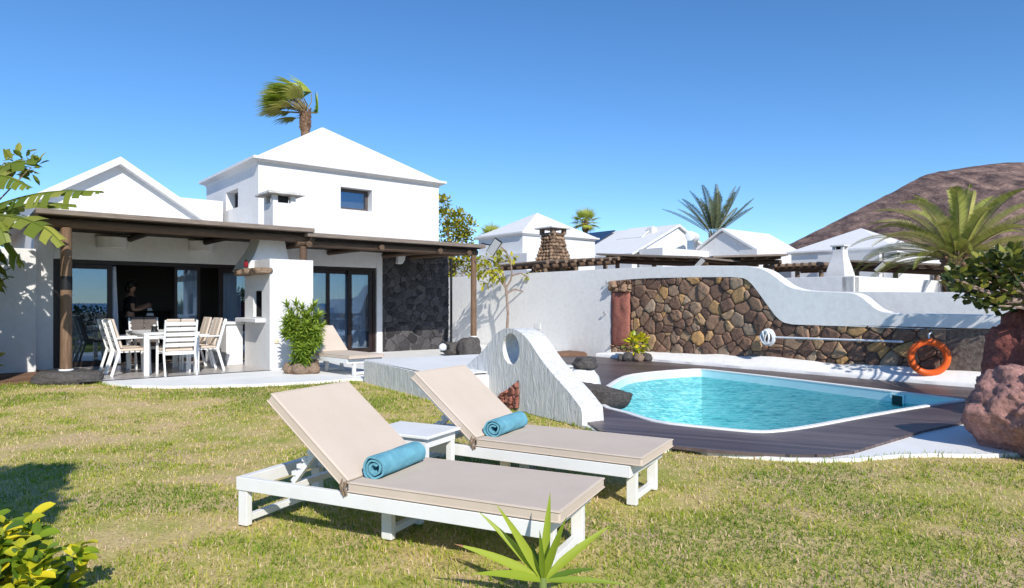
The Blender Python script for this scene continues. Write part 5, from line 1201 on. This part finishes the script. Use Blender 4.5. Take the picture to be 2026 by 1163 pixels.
# stone chimney
pc_ = P(1094,536,25.5); CHM = thing('stone_chimney', 'flared brown rubble stone chimney with a white cap slab above the garden wall', 'chimney', (pc_.x,pc_.y,0), TH)
def zpx(y, Y): return CH-(y-CY)/FP*Y
Yc = 25.5; pr_ = [(zpx(560,Yc),.80),(zpx(536,Yc),.73),(zpx(520,Yc),.62),(zpx(503,Yc),.50),(zpx(485,Yc),.41),(zpx(470,Yc),.37),(zpx(461,Yc),.36)]
b = MB(); sb = MB(); rr = random.Random(9)
vs = []
for z, h in pr_: vs += [(-h*.78,-h*.78,z),(h*.78,-h*.78,z),(h*.78,h*.78,z),(-h*.78,h*.78,z)]
fs = [(i*4+j,i*4+(j+1)%4,(i+1)*4+(j+1)%4,(i+1)*4+j) for i in range(len(pr_)-1) for j in range(4)]+[tuple((len(pr_)-1)*4+j for j in range(4))]; b.add(vs,fs); b.bx(-.6,.6,-.6,.6,0,pr_[0][0]-.01)
b.build('mortar', M['mortar'], CHM)
for j in range(15):
    z = pr_[0][0]+(pr_[-1][0]-pr_[0][0])*(j+.3)/15; h = float(np.interp(z,[q[0] for q in pr_],[q[1] for q in pr_]))*.80
    m = max(3,int(2*h/.15))
    for fdir in range(4):
        for i in range(m):
            a = -h+(i+.5+rr.uniform(-.2,.2))*2*h/m; c = [(a,-h),(h,a),(-a,h),(-h,-a)][fdir]; rock_mesh(sb,(c[0],c[1],z),(rr.uniform(.06,.11),rr.uniform(.06,.10),rr.uniform(.055,.085)),seed=rr.randint(0,999),sub=2,amp=.3)
            sb.t[-320:] = [rr.random()]*min(320,len(sb.t))
sb.build('stones', M['chimney_rock'], CHM, smooth='all')
zt_ = pr_[-1][0]; b = MB(); hh = .29
for sx in (-1,1):
    for sy in (-1,1): b = MB(); b.bx(sx*hh-.07,sx*hh+.07,sy*hh-.07,sy*hh+.07,zt_-.06,zt_+.14); b.build('cap_post', M['brown_stone'], CHM)
b = MB(); b.bx(-.50,.50,-.50,.50,zt_+.141,zt_+.20); b.build('cap_slab', M['plaster'], CHM, bevel=.015)
# white flared chimney
Yw = 24.; pw = P(1662,546,Yw); WCH = thing('white_chimney', 'white flared chimney rising above the far boundary wall', 'chimney', (pw.x,pw.y,0), TH)
b = MB(); vs = []; pr_ = [(0,.42,.42),(zpx(548,Yw),.42,.36),(zpx(530,Yw),.33,.30),(zpx(515,Yw),.24,.24),(zpx(505,Yw),.20,.2),(zpx(494,Yw),.19,.19)]
for z,h,h2 in pr_: vs += [(-h,-h2,z),(h,-h2,z),(h,h2,z),(-h,h2,z)]
fs = [(i*4+j,i*4+(j+1)%4,(i+1)*4+(j+1)%4,(i+1)*4+j) for i in range(len(pr_)-1) for j in range(4)]+[tuple((len(pr_)-1)*4+j for j in range(4))]
b.add(vs,fs); b.build('stack', M['plaster'], WCH, bevel=.02)
b = MB(); zt_ = pr_[-1][0]
for sx in (-1,1):
    for sy in (-1,1): b.bx(sx*.15-.04,sx*.15+.04,sy*.15-.04,sy*.15+.04,zt_+.001,zt_+.11)
b.bx(-.24,.24,-.24,.24,zt_+.111,zt_+.16); b.build('cap', M['plaster'], WCH); b = MB(); b.bx(-.1,.1,-.1,.1,zt_+.002,zt_+.1); b.build('flue', M['black'], WCH)
# neighbours' pergolas
def far_pergola(label, x0, y0, x1, y1, Y0, Y1, logs, under, boards=None):
    a, c = P(x0,y0,Y0), P(x1,y1,Y1); mid = (a+c)/2; t = thing('pergola', label, 'pergola', (mid.x,mid.y,0)); o = Vector((mid.x,mid.y,0))
    ax = (c-a).normalized(); nrm = Vector((-ax.y,ax.x,0)).normalized()
    b = MB(); b.tube([a-o+Vector((0,0,-.14)),c-o+Vector((0,0,-.14))],.09,10); b.build('beam', M['darkwood'], t, smooth=True); b = MB(); b.tube([a-o+nrm*2.4+Vector((0,0,-.10)),c-o+nrm*2.4+Vector((0,0,-.10))],.09,10); b.build('beam', M['darkwood'], t, smooth=True)
    n = logs; dirv = (-U*.55+(-N)*.0); d3 = nrm
    for i in range(n):
        q = a+(c-a)*((i+.5)/n); lg_ = MB(); lg_.tube([q-o-d3*.5,q-o+d3*2.7],.075 if boards is None else .05,9); lg_.build('log', M['greywood'], t, smooth=True)
    if boards is not None:
        b = MB(); vs = [a-o-nrm*.7,c-o-nrm*.7,c-o+nrm*3,a-o+nrm*3]; vs = [v+Vector((0,0,.06)) for v in vs]; vs += [v+Vector((0,0,.07)) for v in vs]; b.add(vs,[(3,2,1,0),(4,5,6,7),(0,1,5,4),(1,2,6,5),(2,3,7,6),(3,0,4,7)]); b.build('roof_boards', M['darkwood_roof'], t)
    for q in (.12,.5,.88):
        pp = a+(c-a)*q-o; b = MB(); b.tube([(pp.x,pp.y,0),(pp.x,pp.y,pp.z-.22)],.085,10); b.build('post', M['greywood'], t, smooth=True)
    return t
far_pergola('neighbouring log pergola just right of the brown stone chimney', 1058,520,1215,512,24,26,9,None)
far_pergola('neighbouring boarded pergola behind the wavy wall, with a thick front log', 1200,509,1400,516,27,24,6,None,1)
far_pergola('boarded dark pergola roof left of the white flared chimney', 1400,515,1545,511,26,26,6,None,1)
far_pergola('log pergola between wavy wall and white flared chimney', 1520,528,1640,522,27,25,8,None)
far_pergola('boarded dark pergola roof right of the white flared chimney', 1672,522,1880,531,26,24,7,None,1)
for x,y,Y,lb in ((1384,520,23.6,'tilted floodlight on the pergola roof behind the wavy wall'),(1740,528,23.6,'tilted floodlight on the pergola right of the white chimney')):
    f_ = dup(fb, P(x,y,Y), R(12), lb)
# ------------------------------------------------------------------ plants
def frond(leafb, ribb, base, d, L, rnd, droop=.9, nl=34, ll=.42, lw=.03, wind=Vector((0,0,0)), t0=.2, t1=.9, vee=.5, width_r=.022):
    p = Vector(base); dd = Vector(d).normalized(); pts = [p.copy()]; seg = 14
    dirs = [dd.copy()]
    for i in range(seg):
        q = (i+1)/seg; dd = (dd+Vector((0,0,-droop*q*1.6/seg))+wind*(q*1.2/seg)).normalized(); p = p+dd*(L/seg); pts.append(p.copy()); dirs.append(dd.copy())
    ribb.tube(pts, [width_r*(1-.85*i/seg) for i in range(seg+1)], 5)
    tt = rnd.uniform(t0,t1)
    for k in range(nl):
        q = .14+.86*(k+.5)/nl; f = q*seg; i = min(int(f),seg-1); fr = f-i; c = pts[i].lerp(pts[i+1],fr); dr = dirs[i].lerp(dirs[i+1],fr)
        sd = dr.cross(Vector((0,0,1)))
        if sd.length < .05: sd = Vector((1,0,0))
        sd.normalize(); up = sd.cross(dr).normalized()
        l = ll*(math.sin(math.pi*(.12+.86*q))**.7)*rnd.uniform(.85,1.1)
        for s in (-1,1):
            v = (sd*s*.75+dr*.65+up*vee+wind*.35+Vector((0,0,-.12))).normalized()
            leafb.leaf(c, v, up, l, lw, .35, .1, 2, min(1,max(0,tt+rnd.uniform(-.2,.2))), 'tri2' if False else 'lance')
def date_palm(label, base, zc, n, L, mat, seed, group=None, wind=Vector((0,0,0)), trunk_r=.3, ll=.42, droop=.9, lw=.03, elr=(-.1,1.35), nl=34, azf=None, vee=.5):
    rnd = random.Random(seed); t = thing('palm_tree', label, 'palm', (base.x,base.y,0), 0, group)
    tb = MB(); z0 = 0; k = 18; tb.tube([(0,0,zc*i/k) for i in range(k+1)], [trunk_r*(1.15 if i < 2 else 1)*(1+.10*(i%2))*(1.0+.35*(i/k)**3) for i in range(k+1)], 12)
    for i in range(40):   # cut frond stubs
        a = i*2.4; z = zc*(1-.35*i/40); tb.bar((math.cos(a)*trunk_r*.9,math.sin(a)*trunk_r*.9,z-.05),(math.cos(a)*trunk_r*1.55,math.sin(a)*trunk_r*1.55,z+.18),.09,.05)
    tb.build('trunk', M['palmbark'], t, smooth=True)
    lf = MB(); rb = MB()
    for i in range(n):
        q = (i+.5)/n; az = i*2.39996 if azf is None else azf(i,rnd); el = elr[1]-(elr[1]-elr[0])*q**.8
        d = Vector((math.cos(az)*math.cos(el),math.sin(az)*math.cos(el),math.sin(el)))
        frond(lf, rb, (math.cos(az)*trunk_r*.4,math.sin(az)*trunk_r*.4,zc), d, L*rnd.uniform(.85,1.1)*(1-.15*(q<.15)), rnd, droop*rnd.uniform(.8,1.2), nl, ll, lw, wind, .25, .95, vee)
    rb.build('frond_stems', M['petiole'], t, smooth=True); lf.build('crown', M[mat], t, fix=False); return t
WIND = Vector((-.55,0,0))
b1 = P(1893,515,19.); date_palm('big arching date palm in front of the volcano slope', b1, 2.6, 44, 2.75, 'leaf_date', 3, wind=WIND*.75, trunk_r=.26, ll=.33, lw=.046, droop=1.45, elr=(.02,1.45), nl=58, vee=.85)
b2_ = P(1412,465,46.); date_palm('upswept grey green palm behind the gabled roofs', b2_, P(1412,462,46).z-.1, 19, 3.8, 'leaf_greydate', 8, wind=Vector((-.34,0,0)), trunk_r=.24, ll=.50, lw=.065, droop=.12, elr=(.50,1.45), nl=46, vee=.7)
# fan palms
def fan_palm(label, base, zc, n, R_, seed, wind, mat='leaf_fan', trunk_r=.2, pet=.8, elr=(-.6,1.3)):
    rnd = random.Random(seed); t = thing('palm_tree', label, 'palm', (base.x,base.y,0)); tb = MB(); k = 24
    tb.tube([(0,0,zc*i/k) for i in range(k+1)], [trunk_r*(1+.12*(i%2))*(1+.15*(i>k-3)) for i in range(k+1)], 12)
    for i in range(50):
        a = i*2.4; z = zc-.9*i/50; tb.bar((math.cos(a)*trunk_r*.8,math.sin(a)*trunk_r*.8,z-.1),(math.cos(a)*trunk_r*1.5,math.sin(a)*trunk_r*1.5,z+.2),.08,.04)
    tb.build('trunk', M['palmbark'], t, smooth=True); lf = MB(); pe = MB(); w = wind
    for i in range(n):
        q = (i+.5)/n; az = i*2.39996; el = elr[1]-(elr[1]-elr[0])*q
        d = Vector((math.cos(az)*math.cos(el),math.sin(az)*math.cos(el),math.sin(el))); d = (d+w*.75).normalized()
        p0 = Vector((0,0,zc)); mid = p0+d*pet*.6; d2 = (d+w*.6).normalized(); tip = mid+d2*pet*.5
        pe.tube([p0,mid,tip],[.03,.022,.015],5)
        sd = d2.cross(Vector((0,0,1))); sd = sd.normalized() if sd.length > .05 else Vector((0,1,0)); up = sd.cross(d2).normalized(); tt = rnd.uniform(.2,.9)
        m = 22
        for j in range(m):
            a = (j/(m-1)-.5)*R(230 if w.length < .3 else 170); v = (d2*math.cos(a)+sd*math.sin(a)+up*.15+w*1.15).normalized()
            lf.leaf(tip, v, up, R_*rnd.uniform(.75,1.1)*(.8+.2*math.cos(a)), .085*R_*1.1, .55, .12, 4, min(1,max(0,tt+rnd.uniform(-.25,.25))))
    pe.build('petioles', M['petiole'], t, smooth=True); lf.build('crown', M[mat], t, fix=False); return t
fb_ = P(604,262,30); fan_palm('tall windblown fan palm behind the villa tower', fb_, P(604,222,30).z, 34, 1.25, 5, Vector((-.86,-.12,.12)), pet=.9, trunk_r=.17, elr=(-.25,1.5))
q = P(1158,450,60); fan_palm('small round crowned fan palm between the far roofs', q, P(1158,440,60).z, 26, .9, 6, Vector((-.05,0,0)), pet=.7, trunk_r=.2)
q = P(972,455,60); fan_palm('distant palm top left of the hipped house, only its tips showing', q, P(972,456,60).z-.5, 20, .8, 9, Vector((-.1,0,0)), pet=.6, trunk_r=.2)

# leafy trees
def leaf_cloud(mb, c, rad, n, L, W, rnd, shape='oval', t0=0, t1=1, upb=.4, droop=.3):
    for i in range(n):
        u = Vector((rnd.gauss(0,1),rnd.gauss(0,1),rnd.gauss(0,1))).normalized(); k = rnd.random()**.45
        p = Vector(c)+Vector((u.x*rad[0],u.y*rad[1],u.z*rad[2]))*k
        d = (u+Vector((rnd.uniform(-.8,.8),rnd.uniform(-.8,.8),upb+rnd.uniform(-.5,.6)))).normalized()
        mb.leaf(p, d, (rnd.uniform(-.6,.6),rnd.uniform(-.6,.6),1), L*rnd.uniform(.7,1.2), W*rnd.uniform(.8,1.2), droop, .12, 2 if shape == 'lance' else 3, rnd.uniform(t0,t1), shape)
rnd = random.Random(17)
tp = P(897,470,24); T = thing('tree', 'yellow green leafy tree rising behind the right corner of the villa', 'tree', (tp.x,tp.y,0)); tr = MB(); lf = MB()
tr.tube([(0,0,0),(.05,0,1.2),(-.1,0,2.4),(-.1,0,3.6)],[.12,.10,.07,.03],8)
for (x,y,r,n) in ((876,402,.30,110),(880,430,.34,150),(905,432,.36,170),(925,448,.36,150),(898,458,.42,230),(915,470,.4,200),(905,505,.45,230),(890,530,.40,170),(925,520,.38,130),(872,470,.4,150),(930,545,.3,60),(890,560,.35,70)):
    c = P(x,y,24+rnd.uniform(-.4,.4))-Vector((tp.x,tp.y,0)); tr.tube([(-.05,0,c.z*.55),(c.x*.5,c.y*.5,c.z*.8),tuple(c)],[.05,.03,.012],6); leaf_cloud(lf,c,(r,r,r*.9),n,.15,.085,rnd,t0=.1,t1=1)
tr.build('trunk', M['bark'], T, smooth=True); lf.build('crown', M['leaf_tree'], T, fix=False)
# thin young tree before the white wall
base = hw(WS-.42, hl(onplane(1003,640,hw(WS-.42,0).to_2d(),U)).y, .1); YT = thing('young_tree', 'thin bare stemmed young tree with few yellow leaves before the white wall', 'tree', base)
Yt = base.y; rel_ = lambda x,y,dy=0: P(x,y,Yt+dy)-Vector(base); b = MB(); lf = MB(); rnd = random.Random(23)
b.tube([(0,0,0),rel_(1003,660),rel_(1005,620),rel_(1003,590),rel_(1001,568)],[.045,.04,.037,.034,.04],9)
br = [[(1001,570),(1010,555),(1013,540),(1010,518),(1003,500),(992,490)],[(1001,570),(997,552),(996,540)],[(1001,570),(985,548),(968,535),(955,525)],[(1003,580),(1018,572),(1035,576),(1050,573)],[(1012,545),(1030,540),(1045,548)],[(1008,515),(985,520),(965,512)],[(1003,500),(985,482),(972,488)]]
for k,l in enumerate(br):
    pts = [rel_(x,y,.06*i*(1 if k%2 else -1)) for i,(x,y) in enumerate(l)]; b.tube(pts,[.03*(1-.75*i/len(pts)) for i in range(len(pts))],7)
for (x,y,n,r) in ((950,520,16,.22),(965,535,26,.26),(985,545,18,.2),(990,505,18,.2),(960,512,16,.2),(975,530,22,.25),(962,560,8,.14),(1042,546,7,.14),(1010,508,9,.15),(940,540,8,.15),(1055,545,3,.08),(985,490,8,.16)):
    leaf_cloud(lf, rel_(x,y,rnd.uniform(-.2,.1)), (r,r*.6,r*.6), int(n*1.3), .20, .085, rnd, 'oval', .3, 1, -.3, .6)
b.build('trunk', M['bark'], YT, smooth=True); lf.build('crown', M['leaf_tree'], YT, fix=False)
# sea grape over the boulders
rnd = random.Random(31); SG = thing('sea_grape_shrub', 'dark round leaved sea grape shrub growing over the red boulders', 'shrub', (5.95,7.5,1.3)); o = Vector((5.95,7.5,1.3)); b = MB(); lf = MB()
for (x,y,r,n) in ((1890,552,.16,34),(1925,570,.22,60),(1925,540,.2,60),(1960,535,.28,110),(1995,530,.3,130),(2020,560,.3,130),(1975,570,.26,100),(1905,577,.14,30),(1950,590,.18,50),(2000,590,.25,90),(1878,556,.08,10),(2130,395,.50,190),(2190,420,.55,220),(2180,450,.45,140),(2150,430,.5,160),(2010,510,.2,50),(1940,520,.12,18),(1975,605,.15,26)):  # clumps past the right edge are added to shade the garden wall
    for dy in (0,.45):
        r *= .82; c = (P(x,y,7.25+dy+rnd.uniform(-.2,.2)) if x < 2100 else P(x,y,8.9+dy))-o; b.tube([(.3,.0,-.1),(c.x*.6,c.y*.6,c.z*.5),tuple(c)],[.03,.02,.008],6); leaf_cloud(lf,c,(r,r,r*.8),int(n*.6),.088,.09,rnd,'oval',0,.93,.5,.1)
b.build('stems', M['bark'], SG, smooth=True); lf.build('foliage', M['leaf_grape'], SG, fix=False)
# small yellow plant at the wall corner
q = G(1262,714,DZ); q = q+Vector((0,.1,0)); SP = thing('small_plant', 'small yellow green plant among stones at the foot of the stone facing', 'plant', (q.x,q.y,DZ)); lf = MB(); rnd = random.Random(4)
leaf_cloud(lf,(0,0,.38),(.24,.2,.20),120,.15,.08,rnd,'oval',.35,1); st_ = MB()
for i in range(7): st_.tube([(0,0,0),(rnd.uniform(-.12,.12),rnd.uniform(-.1,.1),.36)],[.012,.006],5)
st_.build('stems', M['bark'], SP); lf.build('foliage', M['leaf_croton'], SP, fix=False)
pr = thing('rock_ring', 'little grey rough stones around the small yellow plant', 'rock', (q.x,q.y,DZ))
for i,(x,y,r) in enumerate(((-.24,-.1,.12),(.0,-.18,.13),(.2,-.12,.12),(.28,.05,.1),(-.35,.0,.1))): b = MB(); rock_mesh(b,(x,y,r*.6),(r,r,r*.9),seed=50+i,sub=3,amp=.3); b.build('stone', M['brown_stone' if i%2 else 'basalt'], pr, smooth='all')
# croton bush, lower left
rnd = random.Random(41); CB = thing('croton_bush', 'bright yellow and green croton bush at the lower left corner of the lawn', 'bush', (-2.22,2.86,0)); lf = MB(); b = MB(); o = Vector((-2.22,2.86,0))
for i in range(62):
    a = rnd.uniform(0,2*math.pi); r = .37*math.sqrt(rnd.random()); tpx = Vector((r*math.cos(a),r*math.sin(a)*.8,(.19+.22*(1-(r/.48)**2))*(1 if i < 36 else rnd.uniform(.25,.85))+rnd.uniform(-.06,.05)))
    b.tube([(tpx.x*.3,tpx.y*.3,0),(tpx.x*.7,tpx.y*.7,tpx.z*.6),tuple(tpx)],[.008,.006,.004],5)
    for k in range(12):
        az = k*2.4+rnd.uniform(-.3,.3); el = rnd.uniform(.1,.95) if k < 6 else rnd.uniform(.8,1.4); d = Vector((math.cos(az)*math.cos(el)+tpx.x*.35,math.sin(az)*math.cos(el)+tpx.y*.35,math.sin(el)))
        lf.leaf(tpx-Vector((0,0,.012*k)), d, (rnd.uniform(-.5,.5),rnd.uniform(-.7,.2),1), rnd.uniform(.07,.11), rnd.uniform(.036,.05), rnd.uniform(.3,.9), .28, 7, min(1,max(0,rnd.gauss(.44,.28))), 'oval')
b.build('stems', M['stem_green'], CB); lf.build('foliage', M['leaf_croton'], CB, smooth='all', fix=False)
# yucca, lower centre
YB = P(1074,1150,3.02); YU = thing('yucca_plant', 'spiky green yucca seedling at the bottom edge in front of the near lounger', 'plant', (YB.x,YB.y,0)); o = Vector((YB.x,YB.y,0))
b = MB(); b.tube([(0,0,-.02),(0,0,YB.z*.6),(0,0,YB.z+.02)],[.022,.02,.016],10); b.build('stem', M['stem_green'], YU, smooth=True)
for (x,y,dy,wd_,tt) in ((903,1071,-.10,.072,.75),(936,1130,-.22,.070,.6),(951,1010,.05,.062,.65),(986,998,-.04,.070,.7),(1088,975,.04,.070,.55),(1068,1048,-.12,.045,.3),(1119,1022,-.08,.062,.45),(1206,1036,.06,.070,.65),(1180,1122,.20,.050,.05),(1242,1153,-.05,.052,.4),(1030,1090,.22,.05,.1),(1050,1070,.2,.05,.1)):
    tip = P(x,y,3.02+dy)-o; st_ = Vector((0,0,YB.z)); v = tip-st_; L = v.length; lf = MB(); dr = .28
    upv = Vector((0,-.75,.65)); d0 = (v.normalized()+Vector((0,0,dr*.45))).normalized()
    lf.leaf(st_, d0, upv, L*1.02, wd_*.66, dr, .22, 10, tt, 'lance', 1.0 if x == 903 else None); lf.build('leaf', M['leaf_yucca'], YU, smooth='all', fix=False)
# banana plant, upper left
rnd = random.Random(51); BA = thing('banana_plant', 'banana plant with torn yellow green leaves at the left end of the pergola', 'plant', (-8.2,10.2,.05)); o = Vector((-8.2,10.2,.05))
b = MB(); b.tube([(0,0,0),(.03,0,.8),(.0,0,1.6),(-.02,0,2.3),(.02,0,2.7)],[.13,.12,.10,.085,.06],12); b.build('trunk', M['stem_green'], BA, smooth=True)
def banana_leaf(pts, W, tears, rnd, face):
    lf = MB(); pts = [Vector(p) for p in pts]; pts = smooth_loop(pts,2,False); n = len(pts); rib = MB(); rib.tube(pts,[.022*(1-.8*i/n) for i in range(n)],6)
    L = sum((pts[i+1]-pts[i]).length for i in range(n-1)); m = tears; 
    cum = [0]
    for i in range(n-1): cum.append(cum[-1]+(pts[i+1]-pts[i]).length)
    def at(q):
        s = q*cum[-1]; i = max(k for k in range(n) if cum[k] <= s+1e-9); i = min(i,n-2); return pts[i].lerp(pts[i+1],(s-cum[i])/(cum[i+1]-cum[i]+1e-9)), (pts[i+1]-pts[i]).normalized()
    for s in (-1,1):
        q = .10
        while q < .99:
            dq = rnd.uniform(.5,1.5)/m; q2 = min(1,q+dq); a, ta = at(q); c, tc = at(q2); w = W*math.sin(math.pi*min(1,.08+.92*((q+q2)/2)))**.55*rnd.uniform(.82,1.08)
            dropv = rnd.uniform(.15,.75); sdv = ta.cross(Vector(face)).normalized()*s
            vs = []; K = 4
            for k in range(K+1):
                f = k/K; off = sdv*w*f*(1-.2*dropv*f)+Vector((0,0,-w*dropv*f*f))+ta*.25*w*f; sh_ = 1-.18*f
                vs += [a.lerp(c,.5)+(a-c)*.5*sh_+off, a.lerp(c,.5)+(c-a)*.5*sh_+off+ta*.0]
            lf.add(vs,[(2*k,2*k+1,2*k+3,2*k+2) for k in range(K)], min(1,max(0,rnd.gauss(.6,.2)))); q = q2+.004*rnd.random()
    ro = rib.build('leaf', M['leaf_banana'], BA, smooth=True); lf.build('blade', M['leaf_banana'], ro, fix=False)
T0_ = Vector((0,0,2.65))
def px3(l): return [T0_]+[P(x,y,10.2+dy)-o for x,y,dy in l]
banana_leaf(px3([(5,402,-.2),(60,385,-.35),(120,377,-.5),(200,378,-.6)]), .26, 16, rnd, (0,-.45,.9))
banana_leaf(px3([(0,425,-.6),(50,432,-.9),(95,452,-1.05),(125,485,-1.1)]), .26, 10, rnd, (0,-.6,.8))
banana_leaf(px3([(-60,410,-.7),(-25,425,-1.0),(0,445,-1.2),(12,480,-1.25)]), .24, 9, rnd, (.2,-.8,.6))
banana_leaf(px3([(-30,380,.1),(-10,340,.1),(25,318,.1),(75,318,.1)]), .20, 8, rnd, (0,-.6,.8))
banana_leaf(px3([(-50,380,-.1),(-20,350,-.2),(10,345,-.3),(60,372,-.4)]), .22, 9, rnd, (0,-.6,.8))
banana_leaf(px3([(-80,400,.2),(-70,350,.2),(-30,322,.2),(10,330,.2)]), .22, 9, rnd, (.2,-.6,.8))
banana_leaf(px3([(-100,420,-.2),(-150,400,-.3),(-220,430,-.3)]), .26, 9, rnd, (.0,-.3,.9))
for k_ in range(9):  # extra leaves added outside the view to cast shade on the left wall
    a_ = k_*.7+1.9; hx_, hy_ = math.cos(a_)*1.0, math.sin(a_)*.8
    banana_leaf([T0_, T0_+Vector((hx_*.4-.3,hy_*.4,.25-.1*(k_%3))), T0_+Vector((hx_-.7,hy_,.15-.35*(k_%3))), T0_+Vector((hx_*1.5-.9,hy_*1.5,-.35-.4*(k_%3)))], .34, 9, rnd, (0,-.2,.95))
banana_leaf(px3([(40,405,.4),(90,400,.8),(150,405,1.1)]), .22, 9, rnd, (.0,-.3,.9))
rnd = random.Random(77); LS = thing('shade_shrub', 'tall leafy shrub added beyond the left edge to shade the wall, few leaves in view', 'shrub', (-9.08,10.75,.05)); lf = MB(); b = MB()  # added mostly out of view to shade the left wall
for k_ in range(44):
    c = Vector((rnd.uniform(-.6,.60),rnd.uniform(-.5,.5),rnd.uniform(.3,2.75))); b.tube([(0,0,0),(c.x*.5,c.y*.5,c.z*.6),tuple(c)],[.03,.02,.008],5); leaf_cloud(lf,c,(.3,.3,.3),70,.20,.11,rnd,'oval',.1,1)
for (x,y) in ((18,335),(45,318),(8,322),(62,330)):
    c = P(x,y,10.7)-Vector((-9.08,10.75,.05)); b.tube([(0,0,2.0),tuple(c)],[.02,.008],5); leaf_cloud(lf,c,(.15,.15,.15),16,.2,.10,rnd,'oval',.3,1)
b.build('stems', M['bark'], LS); lf.build('foliage', M['leaf_banana'], LS, fix=False)
# tree outside the picture on the left: only its shadow lies on the lawn
rnd = random.Random(61); ST = thing('small_tree', 'small round crowned tree left of the camera, only its shadow falling on the lawn', 'tree', (-1.75,1.0,0)); b = MB(); lf = MB()
sh_p = lambda px,py,h: G(px,py)+Vector((SH.x,SH.y,0))*(h/math.tan(SUN_EL))+Vector((0,0,h))
o = Vector((-1.75,1.0,0)); crowns = [(52,948,3.35,.22),(15,955,3.3,.28),(78,940,3.4,.14),(10,985,3.1,.28),(-30,960,3.2,.32),(0,1030,2.8,.28),(-50,1010,2.9,.32)]
cs = [(sh_p(x,y,h)-o,r) for x,y,h,r in crowns]; mid = sum((c for c,_ in cs),Vector())/len(cs); o2_ = Vector((mid.x,mid.y,0)); ST.location = o+o2_
b.tube([(0,0,0),(.02,0,1.2),(0,0,mid.z-.2)],[.07,.06,.04],8)
for c,r in cs: c = c-o2_; b.tube([(0,0,mid.z-.5),tuple(c)],[.035,.015],6); leaf_cloud(lf,c,(r,r,r),int(900*r),.14,.08,rnd,'oval',0,1)
b.build('trunk', M['bark'], ST, smooth=True); lf.build('crown', M['leaf_hedge'], ST, fix=False)
# hedge behind the camera, mirrored in the door panes
rnd = random.Random(71); HD = thing('hedge', 'dark green clipped hedge behind the camera, mirrored in the door panes', 'hedge', (0,-9,0)); lf = MB(); b = MB()
for i in range(46): x = -20+i*.9; leaf_cloud(lf,(x,rnd.uniform(-.4,.4),.55+rnd.uniform(-.1,.15)),(.7,.5,.6),90,.2,.14,rnd,'oval',0,1); b.tube([(x,0,0),(x,0,.6)],.03,6)
b.build('stems', M['bark'], HD); lf.build('foliage', M['leaf_hedge'], HD, fix=False)
